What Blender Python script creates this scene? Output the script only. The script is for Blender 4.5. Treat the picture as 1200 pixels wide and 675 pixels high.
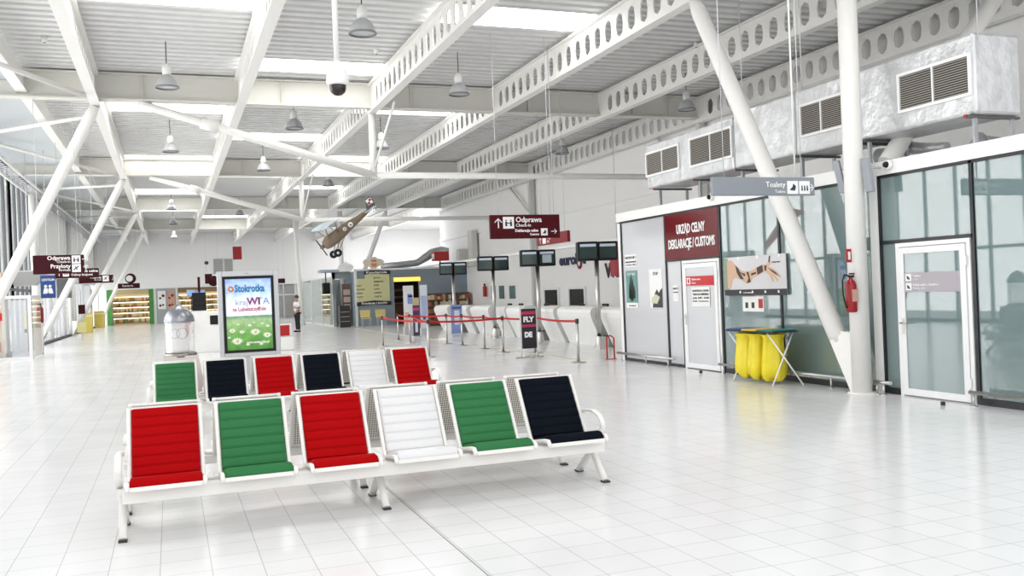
import bpy, bmesh, math, random
from mathutils import Vector, Matrix
for o in list(bpy.data.objects): bpy.data.objects.remove(o)
S = bpy.context.scene
COL = S.collection
R = math.radians
rnd = random.Random(7)

# ------------------------------------------------------------------ camera
FPX, YAW, PITCH, ROLL, HC = 1072.0, .358, .0008, -.0400, 1.68
def cam_axes():
    cy, sy, cp, sp = math.cos(YAW), math.sin(YAW), math.cos(PITCH), math.sin(PITCH)
    f = Vector((sy*cp, cy*cp, sp)); r = Vector((cy, -sy, 0)); u = r.cross(f)
    cr, sr = math.cos(ROLL), math.sin(ROLL)
    return cr*r+sr*u, -sr*r+cr*u, f
CR, CU, CF = cam_axes()
cd = bpy.data.cameras.new('camera'); cam = bpy.data.objects.new('camera', cd); COL.objects.link(cam)
M = Matrix.Identity(4)
for i in range(3): M[i][0] = CR[i]; M[i][1] = CU[i]; M[i][2] = -CF[i]
M[2][3] = HC
cam.matrix_world = M
cd.sensor_width = 36; cd.lens = 36*FPX/1200; cd.clip_start = .05; cd.clip_end = 400
S.camera = cam
def at(x, y, X=None, Y=None, Z=None):
    """point of the place seen at photo pixel x,y on the plane X= / Y= / Z="""
    d = CF+(x-600)/FPX*CR+(337.5-y)/FPX*CU; c = Vector((0, 0, HC))
    t = (X-c.x)/d.x if X is not None else (Y-c.y)/d.y if Y is not None else (Z-c.z)/d.z
    return c+t*d

# ------------------------------------------------------------------ light and exposure
w = bpy.data.worlds.new('sky'); S.world = w; w.use_nodes = True
bg = w.node_tree.nodes['Background']; bg.inputs[0].default_value = (.985, .99, 1, 1); bg.inputs[1].default_value = .95
S.view_settings.view_transform = 'Standard'; S.view_settings.look = 'None'
S.view_settings.exposure = 0.50; S.view_settings.gamma = 1; S.view_settings.use_curve_mapping = False
BX = [-1.5, 1.82, 5.2, 8.6, 11.9, 15.2]          # longitudinal cellular beams
GY = [24, 38, 52, 66]                            # transverse girders
SKY = {0: [(7.2, 8.5), (17.1, 18.4), (27.0, 28.8), (37.4, 39.9), (48.4, 50.6), (58.5, 60), (69, 70.5)],
       1: [(12, 13.3), (22, 23.2), (32, 33.4), (42.2, 43.6), (53, 54.4), (63.5, 65), (74, 75.3)],
       2: [(7.2, 8.5), (17.1, 18.35), (26.9, 28.1), (36.9, 38.1), (47, 48.3), (57.5, 59), (68, 69.5)]}
def area(name, loc, rot, sx, sy, power, col=(1, 1, 1)):
    l = bpy.data.lights.new(name, 'AREA'); l.shape = 'RECTANGLE'; l.size = sx; l.size_y = sy; l.energy = power; l.color = col
    o = bpy.data.objects.new(name, l); o.location = loc; o.rotation_euler = rot; COL.objects.link(o); return o
area('left_glazing_daylight', (-6.6, 62, 1.9), (0, R(-90), 0), 3.4, 34, 900)
for y in (56, 68): area('far_roof_fill_light', (13.5, y, 7.25), (0, 0, 0), 2.6, 1.4, 260); area('far_roof_fill_light', (20, y+3, 7.25), (0, 0, 0), 5, 1.4, 600)  # added fill lamps under the far roof; the deck has no skylights here
area('front_fill_light', (5, -6, 5), (R(62), 0, 0), 20, 8, 300)  # added fill from behind the viewer, no glazing is built there
area('left_high_glazing_daylight', (-6.8, 28, 3.6), (0, R(-90), 0), 6.6, 30, 2600)      # daylight entering by the tall left glazing

# ------------------------------------------------------------------ materials
MATS = {}
def mat(name, col, rough=.5, metal=0, spec=.5, noise=.03, scale=8, bump=0, emit=None, estr=1, alpha=1, trans=0, coat=0):
    if name in MATS: return MATS[name]
    m = bpy.data.materials.new(name); m.use_nodes = True; nt = m.node_tree; b = nt.nodes['Principled BSDF']
    b.inputs['Roughness'].default_value = rough; b.inputs['Metallic'].default_value = metal
    b.inputs['Specular IOR Level'].default_value = spec; b.inputs['Alpha'].default_value = alpha
    b.inputs['Transmission Weight'].default_value = trans; b.inputs['Coat Weight'].default_value = coat
    tc = nt.nodes.new('ShaderNodeTexCoord'); n = nt.nodes.new('ShaderNodeTexNoise'); n.inputs['Scale'].default_value = scale
    nt.links.new(tc.outputs['Object'], n.inputs['Vector'])
    r = nt.nodes.new('ShaderNodeMapRange'); r.inputs['To Min'].default_value = 1-noise; r.inputs['To Max'].default_value = 1+noise
    nt.links.new(n.outputs['Fac'], r.inputs['Value'])
    mx = nt.nodes.new('ShaderNodeVectorMath'); mx.operation = 'SCALE'; mx.inputs[0].default_value = col
    nt.links.new(r.outputs[0], mx.inputs['Scale']); nt.links.new(mx.outputs[0], b.inputs['Base Color'])
    if bump:
        bp = nt.nodes.new('ShaderNodeBump'); bp.inputs['Strength'].default_value = bump; bp.inputs['Distance'].default_value = .02
        nt.links.new(n.outputs['Fac'], bp.inputs['Height']); nt.links.new(bp.outputs[0], b.inputs['Normal'])
    if emit: b.inputs['Emission Color'].default_value = (*emit, 1); b.inputs['Emission Strength'].default_value = estr
    MATS[name] = m; return m
WHITE = mat('white_paint', (.86, .86, .84), .4)
STEEL = mat('steel_white_paint', (.84, .83, .80), .45)
STEEL2 = mat('cream_steel_paint', (.70, .69, .64), .5)
WALL = mat('white_wall', (.90, .895, .885), .8)
WALLG = mat('grey_wall', (.84, .84, .84), .8)
BLACK = mat('black', (.006, .006, .007), .45, spec=.3)
DARK = mat('dark_rubber', (.03, .03, .03), .6)
CHROME = mat('brushed_steel', (.55, .54, .52), .3, 1, noise=.08, scale=30)
ALU = mat('aluminium', (.62, .63, .66), .4, .4)
MAROON = mat('maroon_sign', (.042, .0006, .004), .45, spec=.2)
MAROON2 = mat('bright_maroon_sign', (.30, .004, .012), .4)
RED = mat('red', (.45, .003, .006), .4)
BELT = mat('red_belt', (.45, .003, .005), .6)
SIGNW = mat('sign_white', (.9, .9, .9), .5)
GREYS = mat('grey_sign', (.30, .32, .36), .45)
BLUEG = mat('blue_grey_wall', (.27, .33, .38), .7)
LEATHER = {'red': mat('red_leather', (.37, .0006, .002), .55, spec=.05, noise=.06, scale=40, bump=.05),
           'green': mat('green_leather', (.035, .165, .060), .55, spec=.05, noise=.06, scale=40, bump=.05),
           'black': mat('black_leather', (.004, .006, .011), .6, spec=.04, noise=.06, scale=40, bump=.05),
           'white': mat('white_leather', (.70, .70, .705), .45, noise=.02, scale=40, bump=.05)}
BENCHW = mat('bench_white_lacquer', (.80, .785, .75), .4)
YEL = mat('yellow_bag', (.80, .66, .02), .35, noise=.12, scale=5, bump=.6)
def floor_mat():
    m = bpy.data.materials.new('white_floor_tiles'); m.use_nodes = True; nt = m.node_tree; b = nt.nodes['Principled BSDF']
    tc = nt.nodes.new('ShaderNodeTexCoord'); mp = nt.nodes.new('ShaderNodeMapping'); mp.inputs['Location'].default_value = (.12, .07, 0)
    nt.links.new(tc.outputs['Object'], mp.inputs['Vector'])
    br = nt.nodes.new('ShaderNodeTexBrick'); br.offset = 0; br.squash = 1
    br.inputs['Scale'].default_value = 1; br.inputs['Brick Width'].default_value = .305; br.inputs['Row Height'].default_value = .305
    br.inputs['Mortar Size'].default_value = .003; br.inputs['Mortar Smooth'].default_value = .2; br.inputs['Bias'].default_value = 0
    br.inputs['Color1'].default_value = (.82, .82, .825, 1); br.inputs['Color2'].default_value = (.79, .79, .795, 1); br.inputs['Mortar'].default_value = (.50, .50, .50, 1)
    nt.links.new(mp.outputs[0], br.inputs['Vector']); nt.links.new(br.outputs['Color'], b.inputs['Base Color'])
    n = nt.nodes.new('ShaderNodeTexNoise'); n.inputs['Scale'].default_value = 1.3
    nt.links.new(tc.outputs['Object'], n.inputs['Vector'])
    r = nt.nodes.new('ShaderNodeMapRange'); r.inputs['To Min'].default_value = .13; r.inputs['To Max'].default_value = .24
    nt.links.new(n.outputs['Fac'], r.inputs['Value']); nt.links.new(r.outputs[0], b.inputs['Roughness'])
    bp = nt.nodes.new('ShaderNodeBump'); bp.inputs['Strength'].default_value = .25; bp.inputs['Distance'].default_value = .003; bp.invert = True
    nt.links.new(br.outputs['Fac'], bp.inputs['Height']); nt.links.new(bp.outputs[0], b.inputs['Normal'])
    b.inputs['Specular IOR Level'].default_value = .6
    return m
def perf_mat():
    m = bpy.data.materials.new('perforated_cream_steel'); m.use_nodes = True; nt = m.node_tree; b = nt.nodes['Principled BSDF']
    tc = nt.nodes.new('ShaderNodeTexCoord'); v = nt.nodes.new('ShaderNodeTexVoronoi'); v.voronoi_dimensions = '2D'; v.inputs['Scale'].default_value = 46; v.inputs['Randomness'].default_value = 0
    sx = nt.nodes.new('ShaderNodeSeparateXYZ'); cb_ = nt.nodes.new('ShaderNodeCombineXYZ'); nt.links.new(tc.outputs['Object'], sx.inputs[0]); nt.links.new(sx.outputs['X'], cb_.inputs['X']); nt.links.new(sx.outputs['Z'], cb_.inputs['Y']); nt.links.new(cb_.outputs[0], v.inputs['Vector'])
    cr = nt.nodes.new('ShaderNodeValToRGB'); cr.color_ramp.elements[0].position = .30; cr.color_ramp.elements[1].position = .38
    cr.color_ramp.elements[0].color = (.16, .14, .12, 1); cr.color_ramp.elements[1].color = (.80, .77, .70, 1)
    nt.links.new(v.outputs['Distance'], cr.inputs[0]); nt.links.new(cr.outputs[0], b.inputs['Base Color']); b.inputs['Roughness'].default_value = .45
    return m
PERF = perf_mat()
def glass_mat(name, tint, face, fac, rough=.02, refl=1.0):
    """window glass: part see-through, part pale body colour, with a mirror coat"""
    m = bpy.data.materials.new(name); m.use_nodes = True; nt = m.node_tree; nt.nodes.remove(nt.nodes['Principled BSDF'])
    out = nt.nodes['Material Output']; t = nt.nodes.new('ShaderNodeBsdfTransparent'); t.inputs[0].default_value = (*tint, 1)
    b = nt.nodes.new('ShaderNodeBsdfPrincipled'); b.inputs['Roughness'].default_value = rough
    n = nt.nodes.new('ShaderNodeTexNoise'); n.inputs['Scale'].default_value = .6
    mm = nt.nodes.new('ShaderNodeMix'); mm.data_type = 'RGBA'; mm.inputs[6].default_value = (*face, 1); mm.inputs[7].default_value = (*[c*.93 for c in face], 1)
    nt.links.new(n.outputs['Fac'], mm.inputs[0]); nt.links.new(mm.outputs[2], b.inputs['Base Color'])
    b.inputs['Specular IOR Level'].default_value = 1.0
    x = nt.nodes.new('ShaderNodeMixShader'); x.inputs[0].default_value = fac
    nt.links.new(t.outputs[0], x.inputs[1]); nt.links.new(b.outputs[0], x.inputs[2])
    g = nt.nodes.new('ShaderNodeBsdfGlossy'); g.inputs['Roughness'].default_value = rough; lw = nt.nodes.new('ShaderNodeLayerWeight'); lw.inputs['Blend'].default_value = .5
    mr = nt.nodes.new('ShaderNodeMapRange'); mr.inputs['To Min'].default_value = .08*refl; mr.inputs['To Max'].default_value = .75*refl; nt.links.new(lw.outputs['Facing'], mr.inputs['Value'])
    y = nt.nodes.new('ShaderNodeMixShader'); nt.links.new(mr.outputs[0], y.inputs[0]); nt.links.new(x.outputs[0], y.inputs[1]); nt.links.new(g.outputs[0], y.inputs[2]); nt.links.new(y.outputs[0], out.inputs[0])
    MATS[name] = m; return m
GLASS = glass_mat('teal_tinted_glass', (.55, .68, .68), (.25, .345, .345), .70, .02, .34)
GLASSC = glass_mat('clear_glass', (.96, .96, .955), (.80, .82, .81), .22, .02, .5)
FROST = glass_mat('frosted_panel', (.8, .8, .8), (.60, .61, .64), .96, .25, .35)
def foil_mat():
    m = mat('crinkled_foil', (.60, .61, .62), .34, .55, noise=.22, scale=5)
    nt = m.node_tree; b = nt.nodes['Principled BSDF']; v = nt.nodes.new('ShaderNodeTexVoronoi'); v.inputs['Scale'].default_value = 3.2
    n = nt.nodes.new('ShaderNodeTexNoise'); n.inputs['Scale'].default_value = 9; n.inputs['Detail'].default_value = 4
    a = nt.nodes.new('ShaderNodeMath'); a.operation = 'ADD'; tc = nt.nodes.new('ShaderNodeTexCoord')
    for q in (v, n): nt.links.new(tc.outputs['Object'], q.inputs['Vector'])
    nt.links.new(v.outputs['Distance'], a.inputs[0]); nt.links.new(n.outputs['Fac'], a.inputs[1])
    bp = nt.nodes.new('ShaderNodeBump'); bp.inputs['Strength'].default_value = .35; bp.inputs['Distance'].default_value = .05
    nt.links.new(a.outputs[0], bp.inputs['Height']); nt.links.new(bp.outputs[0], b.inputs['Normal'])
    return m
FOIL = foil_mat()

# ------------------------------------------------------------------ mesh helpers
class MB:
    def __init__(s): s.v = []; s.f = []; s.sm = []
    def add(s, vs, fs, smooth=False):
        k = len(s.v); s.v += [tuple(v) for v in vs]; s.f += [tuple(i+k for i in f) for f in fs]; s.sm += [smooth]*len(fs); return s
    def box(s, x0, x1, y0, y1, z0, z1):
        v = [(x, y, z) for x in (x0, x1) for y in (y0, y1) for z in (z0, z1)]
        return s.add(v, [(0, 1, 3, 2), (4, 6, 7, 5), (0, 4, 5, 1), (2, 3, 7, 6), (0, 2, 6, 4), (1, 5, 7, 3)])
    def obox(s, c, ax, ay, az, sx, sy, sz):
        c, ax, ay, az = map(Vector, (c, ax, ay, az))
        v = [c+ax*(i*sx/2)+ay*(j*sy/2)+az*(k*sz/2) for i in (-1, 1) for j in (-1, 1) for k in (-1, 1)]
        return s.add(v, [(0, 1, 3, 2), (4, 6, 7, 5), (0, 4, 5, 1), (2, 3, 7, 6), (0, 2, 6, 4), (1, 5, 7, 3)])
    def bar(s, a, b, w_, h, up=(0, 0, 1)):
        a, b, up = Vector(a), Vector(b), Vector(up); d = (b-a).normalized(); x = d.cross(up)
        if x.length < 1e-4: x = d.cross(Vector((1, 0, 0)))
        x.normalize(); y = x.cross(d)
        return s.obox((a+b)/2, x, d, y, w_, (b-a).length, h)
    def path(s, pts, r, n=10, caps=True, flat=None):
        """tube along pts; r number or list; flat=(w,h) gives a rounded-rect section"""
        pts = [Vector(p) for p in pts]; m = len(pts); rs = r if isinstance(r, (list, tuple)) else [r]*m; vs = []; prev = None
        for i, p in enumerate(pts):
            d = (pts[min(i+1, m-1)]-pts[max(i-1, 0)]).normalized()
            if prev is None:
                x = d.cross(Vector((0, 0, 1)))
                if x.length < 1e-3: x = Vector((1, 0, 0))
            else: x = prev-d*prev.dot(d)
            x.normalize(); prev = x; y = x.cross(d)
            for k in range(n):
                a = 2*math.pi*k/n; c, q = math.cos(a), math.sin(a)
                if flat:
                    c = math.copysign(abs(c)**.5, c)*flat[0]/2; q = math.copysign(abs(q)**.5, q)*flat[1]/2
                    vs.append(p+x*c+y*q)
                else: vs.append(p+(x*c+y*q)*rs[i])
        fs = [(i*n+k, i*n+(k+1) % n, (i+1)*n+(k+1) % n, (i+1)*n+k) for i in range(m-1) for k in range(n)]
        s.add(vs, fs, True)
        if caps:
            k0 = len(s.v)-len(vs); s.f += [tuple(k0+k for k in range(n))[::-1], tuple(k0+(m-1)*n+k for k in range(n))]; s.sm += [False]*2
        return s
    def tube(s, a, b, r, r2=None, n=12): return s.path([a, b], [r, r if r2 is None else r2], n)
    def lathe(s, prof, n=20, c=(0, 0, 0), axis='z'):
        vs = []
        for r, z in prof:
            for k in range(n):
                a = 2*math.pi*k/n; x, y = r*math.cos(a), r*math.sin(a)
                p = (x, y, z) if axis == 'z' else (z, x, y) if axis == 'x' else (x, z, y)
                vs.append((p[0]+c[0], p[1]+c[1], p[2]+c[2]))
        m = len(prof)
        return s.add(vs, [(i*n+k, i*n+(k+1) % n, (i+1)*n+(k+1) % n, (i+1)*n+k) for i in range(m-1) for k in range(n)], True)
    def prism(s, poly, d0, d1, ax='x', smooth=False):
        """poly of 2D points extruded between d0 and d1: ax x -> (d,u,v); y -> (u,d,v); z -> (u,v,d)"""
        n = len(poly)
        def P(u, v, d): return (d, u, v) if ax == 'x' else (u, d, v) if ax == 'y' else (u, v, d)
        vs = [P(u, v, d0) for u, v in poly]+[P(u, v, d1) for u, v in poly]
        s.add(vs, [(k, (k+1) % n, n+(k+1) % n, n+k) for k in range(n)], smooth)
        k0 = len(s.v)-2*n; s.f += [tuple(range(k0, k0+n))[::-1], tuple(range(k0+n, k0+2*n))]; s.sm += [False]*2
        return s
    def build(s, name, m, parent=None, bevel=0, solid=0, subsurf=0):
        me = bpy.data.meshes.new(name); me.from_pydata(s.v, [], s.f); me.polygons.foreach_set('use_smooth', s.sm); me.update()
        bm = bmesh.new(); bm.from_mesh(me); bmesh.ops.recalc_face_normals(bm, faces=bm.faces[:]); bm.to_mesh(me); bm.free()
        me.materials.append(m); o = bpy.data.objects.new(name, me); COL.objects.link(o)
        if parent: o.parent = parent
        if bevel:
            b = o.modifiers.new('b', 'BEVEL'); b.width = bevel; b.segments = 2; b.limit_method = 'ANGLE'
        if solid:
            b = o.modifiers.new('s', 'SOLIDIFY'); b.thickness = solid; b.offset = 0
        if subsurf:
            b = o.modifiers.new('u', 'SUBSURF'); b.levels = subsurf; b.render_levels = subsurf
        return o
def tag(o, label=None, cat=None, group=None, kind=None):
    if label: o['label'] = label
    if cat: o['category'] = cat
    if group: o['group'] = group
    if kind: o['kind'] = kind
    return o
def thing(name, label, cat, loc=(0, 0, 0), rz=0, group=None):
    o = bpy.data.objects.new(name, None); COL.objects.link(o); o.location = loc; o.rotation_euler = (0, 0, rz); o.empty_display_size = .1
    return tag(o, label, cat, group)
def struct(name, mb, m, label=None, cat=None, **k):
    o = mb.build(name, m, **k); return tag(o, label, cat, kind='structure')
def dup(root, loc, label=None, group=None, rz=None):
    r = root.copy(); COL.objects.link(r); r.location = loc
    if rz is not None: r.rotation_euler = (0, 0, rz)
    if label: r['label'] = label
    if group: r['group'] = group
    for ch in list(root.children):
        c = ch.copy(); COL.objects.link(c); c.parent = r
        for g in ch.children:
            d = g.copy(); COL.objects.link(d); d.parent = c
    return r
def text(body, size, m, parent, loc, face='-Y', name='lettering', bold=0, align='LEFT', width=None, ext=.003):
    c = bpy.data.curves.new('t', 'FONT'); c.body = body; c.size = size; c.align_x = align; c.align_y = 'CENTER'; c.extrude = ext; c.offset = bold; c.resolution_u = 2
    t = bpy.data.objects.new('t', c); COL.objects.link(t); bpy.context.view_layer.update()
    me = bpy.data.meshes.new_from_object(t.evaluated_get(bpy.context.evaluated_depsgraph_get()))
    bpy.data.objects.remove(t)
    me.materials.clear(); me.materials.append(m)
    if width and len(me.vertices):
        xs = [v.co.x for v in me.vertices]; k = width/(max(xs)-min(xs))
        for v in me.vertices: v.co.x *= k
    o = bpy.data.objects.new(name, me); COL.objects.link(o); o.parent = parent; o.location = loc
    o.rotation_euler = (R(90), 0, 0) if face == '-Y' else (R(90), 0, R(-90))
    return o
def arrow(mb, cx, cz, s, ang, y0, y1, face='-Y'):
    """thin arrow in the sign plane; ang 0 = right, 90 = up"""
    ca, sa = math.cos(R(ang)), math.sin(R(ang)); t = s*.11
    def P(u, v): return (cx+u*ca-v*sa, cz+u*sa+v*ca)
    for pl in ([(-s/2, -t/2), (s*.45, -t/2), (s*.45, t/2), (-s/2, t/2)], [(s*.5, 0), (s*.12, s*.38), (s*.0, s*.38), (s*.36, 0), (s*.0, -s*.38), (s*.12, -s*.38)]):
        pts = [P(*p) for p in pl]
        if face == '-Y': mb.prism(pts, y0, y1, 'y')
        else: mb.prism([(-a, b) for a, b in pts], y0, y1, 'x')
    return mb

# ================================================================== STRUCTURE
struct('floor', MB().box(-14, 40, -8, 95, -.1, 0), floor_mat())
c = at(532, 640, Z=0).x
struct('trim_1', MB().box(c-.004, c+.004, 2.5, 40, -.005, .0012), mat('joint_grey', (.25, .25, .25), .6), 'dark straight expansion joint running down the white tiled floor')
# corrugated roof deck with openings for the skylights
DECK = mat('pale_roof_deck', (.74, .74, .735), .45)
deck = MB(); SKYP = []
def corr(x0, x1, y0, y1, z=7.3):
    p = .36; n = max(1, round((y1-y0)/p)); st = (y1-y0)/n; pts = []
    for k in range(n):
        y = y0+k*st; pts += [(y, z), (y+st*.5, z), (y+st*.56, z+.15), (y+st*.94, z+.15)]
    pts.append((y1, z)); vs = [(x, a, b) for a, b in pts for x in (x0, x1)]
    deck.add(vs, [(2*i, 2*i+1, 2*i+3, 2*i+2) for i in range(len(pts)-1)])
bays = [(-3.05, BX[0])]+[(BX[i], BX[i+1]) for i in range(5)]+[(15.2, 16.2)]
for j, (x0, x1) in enumerate(bays):
    y = 5
    for a, b in SKY.get(j-1, []):
        corr(x0, x1, y, a); y = b; SKYP.append((x0+.1, x1-.1, a, b))
        for q, qq in ((a, a+.02), (b-.02, b)): deck.box(x0, x1, q, qq, 7.33, 7.46)
        deck.box(x0+.02, x1-.02, a, b, 7.42, 7.46)
    corr(x0, x1, y, 92)
SKYM = mat('skylight_pane', (.9, .92, .95), .5, emit=(1, .99, .97), estr=4.2)
for k, (x0, x1, a, b) in enumerate(SKYP): struct(f'window_{50+k}', MB().box(x0, x1, a, b, 7.30, 7.32), SKYM, 'bright white skylight strip in the corrugated roof')
for x0, x1 in ((16.2, 22), (22, 30)): corr(x0, x1, 53.4, 92)
struct('ceiling', deck, DECK, 'pale corrugated metal roof deck')
struct('ceiling_left_strip', MB().box(-5.6, -3.05, 8, 81, 7.0, 7.1), mat('smooth_bluish_soffit', (.52, .56, .58), .35), 'smooth bluish ceiling strip along the glazed left side')
struct('trim_2', MB().box(-3.12, -3.0, 8, 80, 6.75, 7.25).box(-3.18, -2.94, 8, 80, 6.72, 6.76), STEEL, 'slim steel edge beam of the left ceiling strip')

def cell_beam(X, y0, y1, name, label):
    mb = MB(); zb, zt = 6.5, 7.2; zc = (zb+zt)/2; h = (zt-zb)/2; hw, hh = .15, .235
    n = int(round((y1-y0)/.5)); st = (y1-y0)/n
    for k in range(n):
        c = y0+(k+.5)*st; w2 = st/2
        solid = any(abs(c-g) < .62 for g in GY+[10]) or (any(0 < c-g < 99 for g in GY) and False)
        out = [(w2, 0), (w2, h), (0, h), (-w2, h), (-w2, 0), (-w2, -h), (0, -h), (w2, -h)]
        if solid:
            mb.add([(X, c+a, zc+b) for a, b in (out[1], out[3], out[5], out[7])], [(0, 1, 2, 3)]); continue
        inn = [(hw, 0), (hw*.78, hh*.72), (0, hh), (-hw*.78, hh*.72), (-hw, 0), (-hw*.78, -hh*.72), (0, -hh), (hw*.78, -hh*.72)]
        mb.add([(X, c+a, zc+b) for a, b in out+inn], [(i, (i+1) % 8, 8+(i+1) % 8, 8+i) for i in range(8)])
    root = mb.build(name, STEEL, solid=.03); tag(root, label, 'roof beam')
    f = MB().box(X-.11, X+.11, y0, y1, zb-.03, zb).box(X-.11, X+.11, y0, y1, zt, zt+.03)
    f.build('flange', STEEL, root)
    return root
NTH = ['first', 'second', 'third', 'fourth', 'fifth', 'sixth']
for i, X in enumerate(BX):
    cell_beam(X, 6, 80, 'cellular_beam', f'white roof beam with a row of oval holes, {NTH[i]} from the left glazing' + (', against the right wall' if i == 5 else ''))
for i, Y in enumerate(GY):
    g = MB().box(-5.4, 15.4, Y-.012, Y+.012, 6.64, 7.26).box(-5.4, 15.4, Y-.15, Y+.15, 6.60, 6.64).box(-5.4, 15.4, Y-.15, Y+.15, 7.22, 7.26)
    root = g.build('roof_girder', STEEL2); tag(root, f'deep solid cream girder across the hall, {["nearest", "second nearest", "third nearest", "farthest"][i]} of the four', 'roof girder')
    for k in range(6):
        x = BX[k]+(1.05 if k < 5 else -1)
        MB().box(x-.01, x+.01, Y-.13, Y+.13, 6.64, 7.22).build('stiffener', STEEL2, root)
    if i > 1: continue
    t = thing('roof_tie_truss', f'white tubular tie with a drop post hung under the {["nearest", "second nearest"][i]} roof girder', 'roof truss', (5.2, Y, 6.5))
    a, b = Vector((-5.75, 0, .06)), Vector((0, 0, -1.66))
    MB().path([a, a.lerp(b, .28), a.lerp(b, .29), b], [.10, .10, .105, .11]).build('diagonal_tie', STEEL, t)
    q = a.lerp(b, .25); MB().tube(q, a.lerp(b, .32), .15).build('tie_collar', STEEL, t)
    MB().tube((0, 0, -1.66), (10.05, 0, -1.66), .085).build('horizontal_tie', STEEL, t)
    MB().tube((0, 0, -1.74), (0, 0, 0), .10).build('drop_post', STEEL, t)
    MB().tube((0, 0, -1.55), (.25, -1.6, -.02), .035).build('brace_rod', STEEL, t)
# thin roof bracing in the left bay
for i, (y0, y1) in enumerate([(22.6, 17.6), (25, 31), (36.5, 31.4), (39.5, 44.8), (50.5, 45.4), (53.5, 58.8), (64.5, 59.4), (67, 73)]):
    tag(MB().tube((BX[0]-.13, y0, 6.42), (-5.3, y1, 6.86), .055).build('bracing_tube', STEEL), 'thin white bracing tube crossing the left roof bay between first beam and glazing', 'bracing tube', 'bracing tubes of the left roof bay')
tag(MB().tube((12.0, 14.5, 6.95), (15.1, 11.8, 6.95), .05).build('bracing_tube', STEEL), 'thin bracing tube in the right roof bay above the foil ducts', 'bracing tube')

# right outer wall, far wall
struct('wall_right', MB().box(15.5, 15.8, 4, 53.5, 0, 7.5).box(15.44, 15.5, 20, 53.5, 4.7, 4.85), WALL)
mbw = MB().box(-6, 32, 80, 80.4, 2.85, 7.6)
for a, b in ((-6, -4.75), (-1.25, -1.05), (.45, .6), (4.4, 6.6), (10.4, 32)): mbw.box(a, b, 80, 80.4, 0, 2.85)
struct('wall_far', mbw, WALLG)
struct('wall_far_right', MB().box(24, 24.3, 53, 80, 0, 7.6).box(15.8, 24, 57, 57.2, 0, 3.0), WALL)
struct('wall_behind_shops', MB().box(-6, 12, 84, 84.2, 0, 3).box(-6, -5.8, 80, 84, 0, 3).box(12, 12.2, 80, 84, 0, 3).box(-6, 12, 80.4, 84, 2.86, 2.96), WALLG)
# left glazed facade
fw = MB()
fw.box(-5.75, -5.5, 44, 80, 3.2, 7.0)
for y in (44.5, 50, 56, 62, 68, 74): fw.box(-5.75, -5.5, y, y+1.1, 0, 3.2)
struct('wall_left', fw, WALL)
k = 1
for (y0, y1, z0, z1) in [(14, 20.5, 0, 7), (20.5, 27, 0, 7), (27, 33.5, 0, 7), (33.5, 39, 0, 7), (39, 44, 0, 7), (45.6, 50, 0, 3.2), (51.1, 56, 0, 3.2), (57.1, 62, 0, 3.2), (63.1, 68, 0, 3.2), (69.1, 74, 0, 3.2)]:
    fr = MB(); n = max(2, round((y1-y0)/1.4)); st = (y1-y0)/n
    for i in range(n+1): fr.box(-5.62, -5.5, y0+i*st-.03, y0+i*st+.03, z0, z1)
    for z in ([.06, z1-.05] if z1 < 4 else [.06, 2.4, z1-.05]): fr.box(-5.62, -5.5, y0, y1, z-.05, z+.05)
    o = struct(f'window_{k}', fr, mat('dark_window_frame', (.10, .11, .12), .5) if z1 > 4 else ALU)
    MB().box(-5.58, -5.565, y0, y1, z0, z1).build('pane', GLASSC, o); k += 1
struct('trim_3', MB().box(-5.5, -5.3, 14, 80, 0, .08), DARK, 'dark plinth along the left glazing')
# left cable tray / louvre rack
t = thing('louvre_rack', 'long ladder-like rack of grey louvres under the left edge of the roof', 'rack', (-4.95, 16, 6.35))
MB().bar((0, 0, .25), (0, 62, .25), .07, .1).bar((-.45, 0, .1), (-.45, 62, .1), .05, .08).build('rail', STEEL, t)
lv = MB()
for i in range(100): lv.obox((-.25, .3+i*.62, .12), (1, 0, -.25), (0, 1, 0), (.25, 0, 1), .62, .14, .02)
tag(lv.build('louvre', ALU, t), kind='stuff')

# white outer columns on the left: vertical + leaning arm from one foot
COLR = .135
def v_column(name, label, foot, arm_top, base_h=.75, extra=None, vert=True, vtop=7.1, plate=True):
    t = thing(name, label, 'column', foot)
    f = Vector(foot); a = Vector(arm_top)-f; d = a.normalized()
    s = d*(base_h/max(.3, d.z))
    if vert: MB().tube((0, 0, 0), (0, 0, vtop), COLR, n=20).build('upright', STEEL, t)
    MB().path([s*.93, s, s*1.03, a-d*.25, a], [.07, .08, COLR, COLR, .1], n=20).build('leaning_arm', STEEL, t)
    h = Vector((d.x, d.y, 0)).normalized(); sd = h.cross(Vector((0, 0, 1)))
    g = MB(); q = s*1.0
    for e in (-.05, .05):
        g.add([Vector((0, 0, 0))+sd*e, h*.14+sd*e, q+d*.0+h*.13+sd*e, q-h*.1+Vector((0, 0, .1))+sd*e, Vector((0, 0, .85))+sd*e], [(0, 1, 2, 3, 4)])
    if plate: g.build('gusset_plate', STEEL, t, solid=.03)
    MB().lathe([(0, .02), (.2, .02), (.2, 0), (0, 0)], 24).build('base_plate', STEEL, t)
    if extra:
        e = Vector(extra)-f; MB().tube(e.normalized()*.6, e, COLR*.95, n=16).build('outer_arm', STEEL, t)
    return t
v_column('forked_column', 'white tubular column with an arm leaning away, red extinguisher fixed to it', (9.13, 10.42, 0), (8.62, 13.55, 6.5), base_h=.78)
tag(MB().tube((9.9, 10.6, 3.3), at(1172, -12, X=12.3), COLR, n=16).build('roof_strut', STEEL), 'thick white strut slanting up behind the foil ducts at top right', 'column')
f1 = at(-52, 432, Z=0)
v_column('forked_column', 'white leaning column at the left edge, nearest of the left row', (-5.05, 26.4, 0), (-1.5, 24, 6.47))
LF = [((50, 407.8), 38), ((91, 393.5), 52), ((121, 383), 66)]
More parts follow.
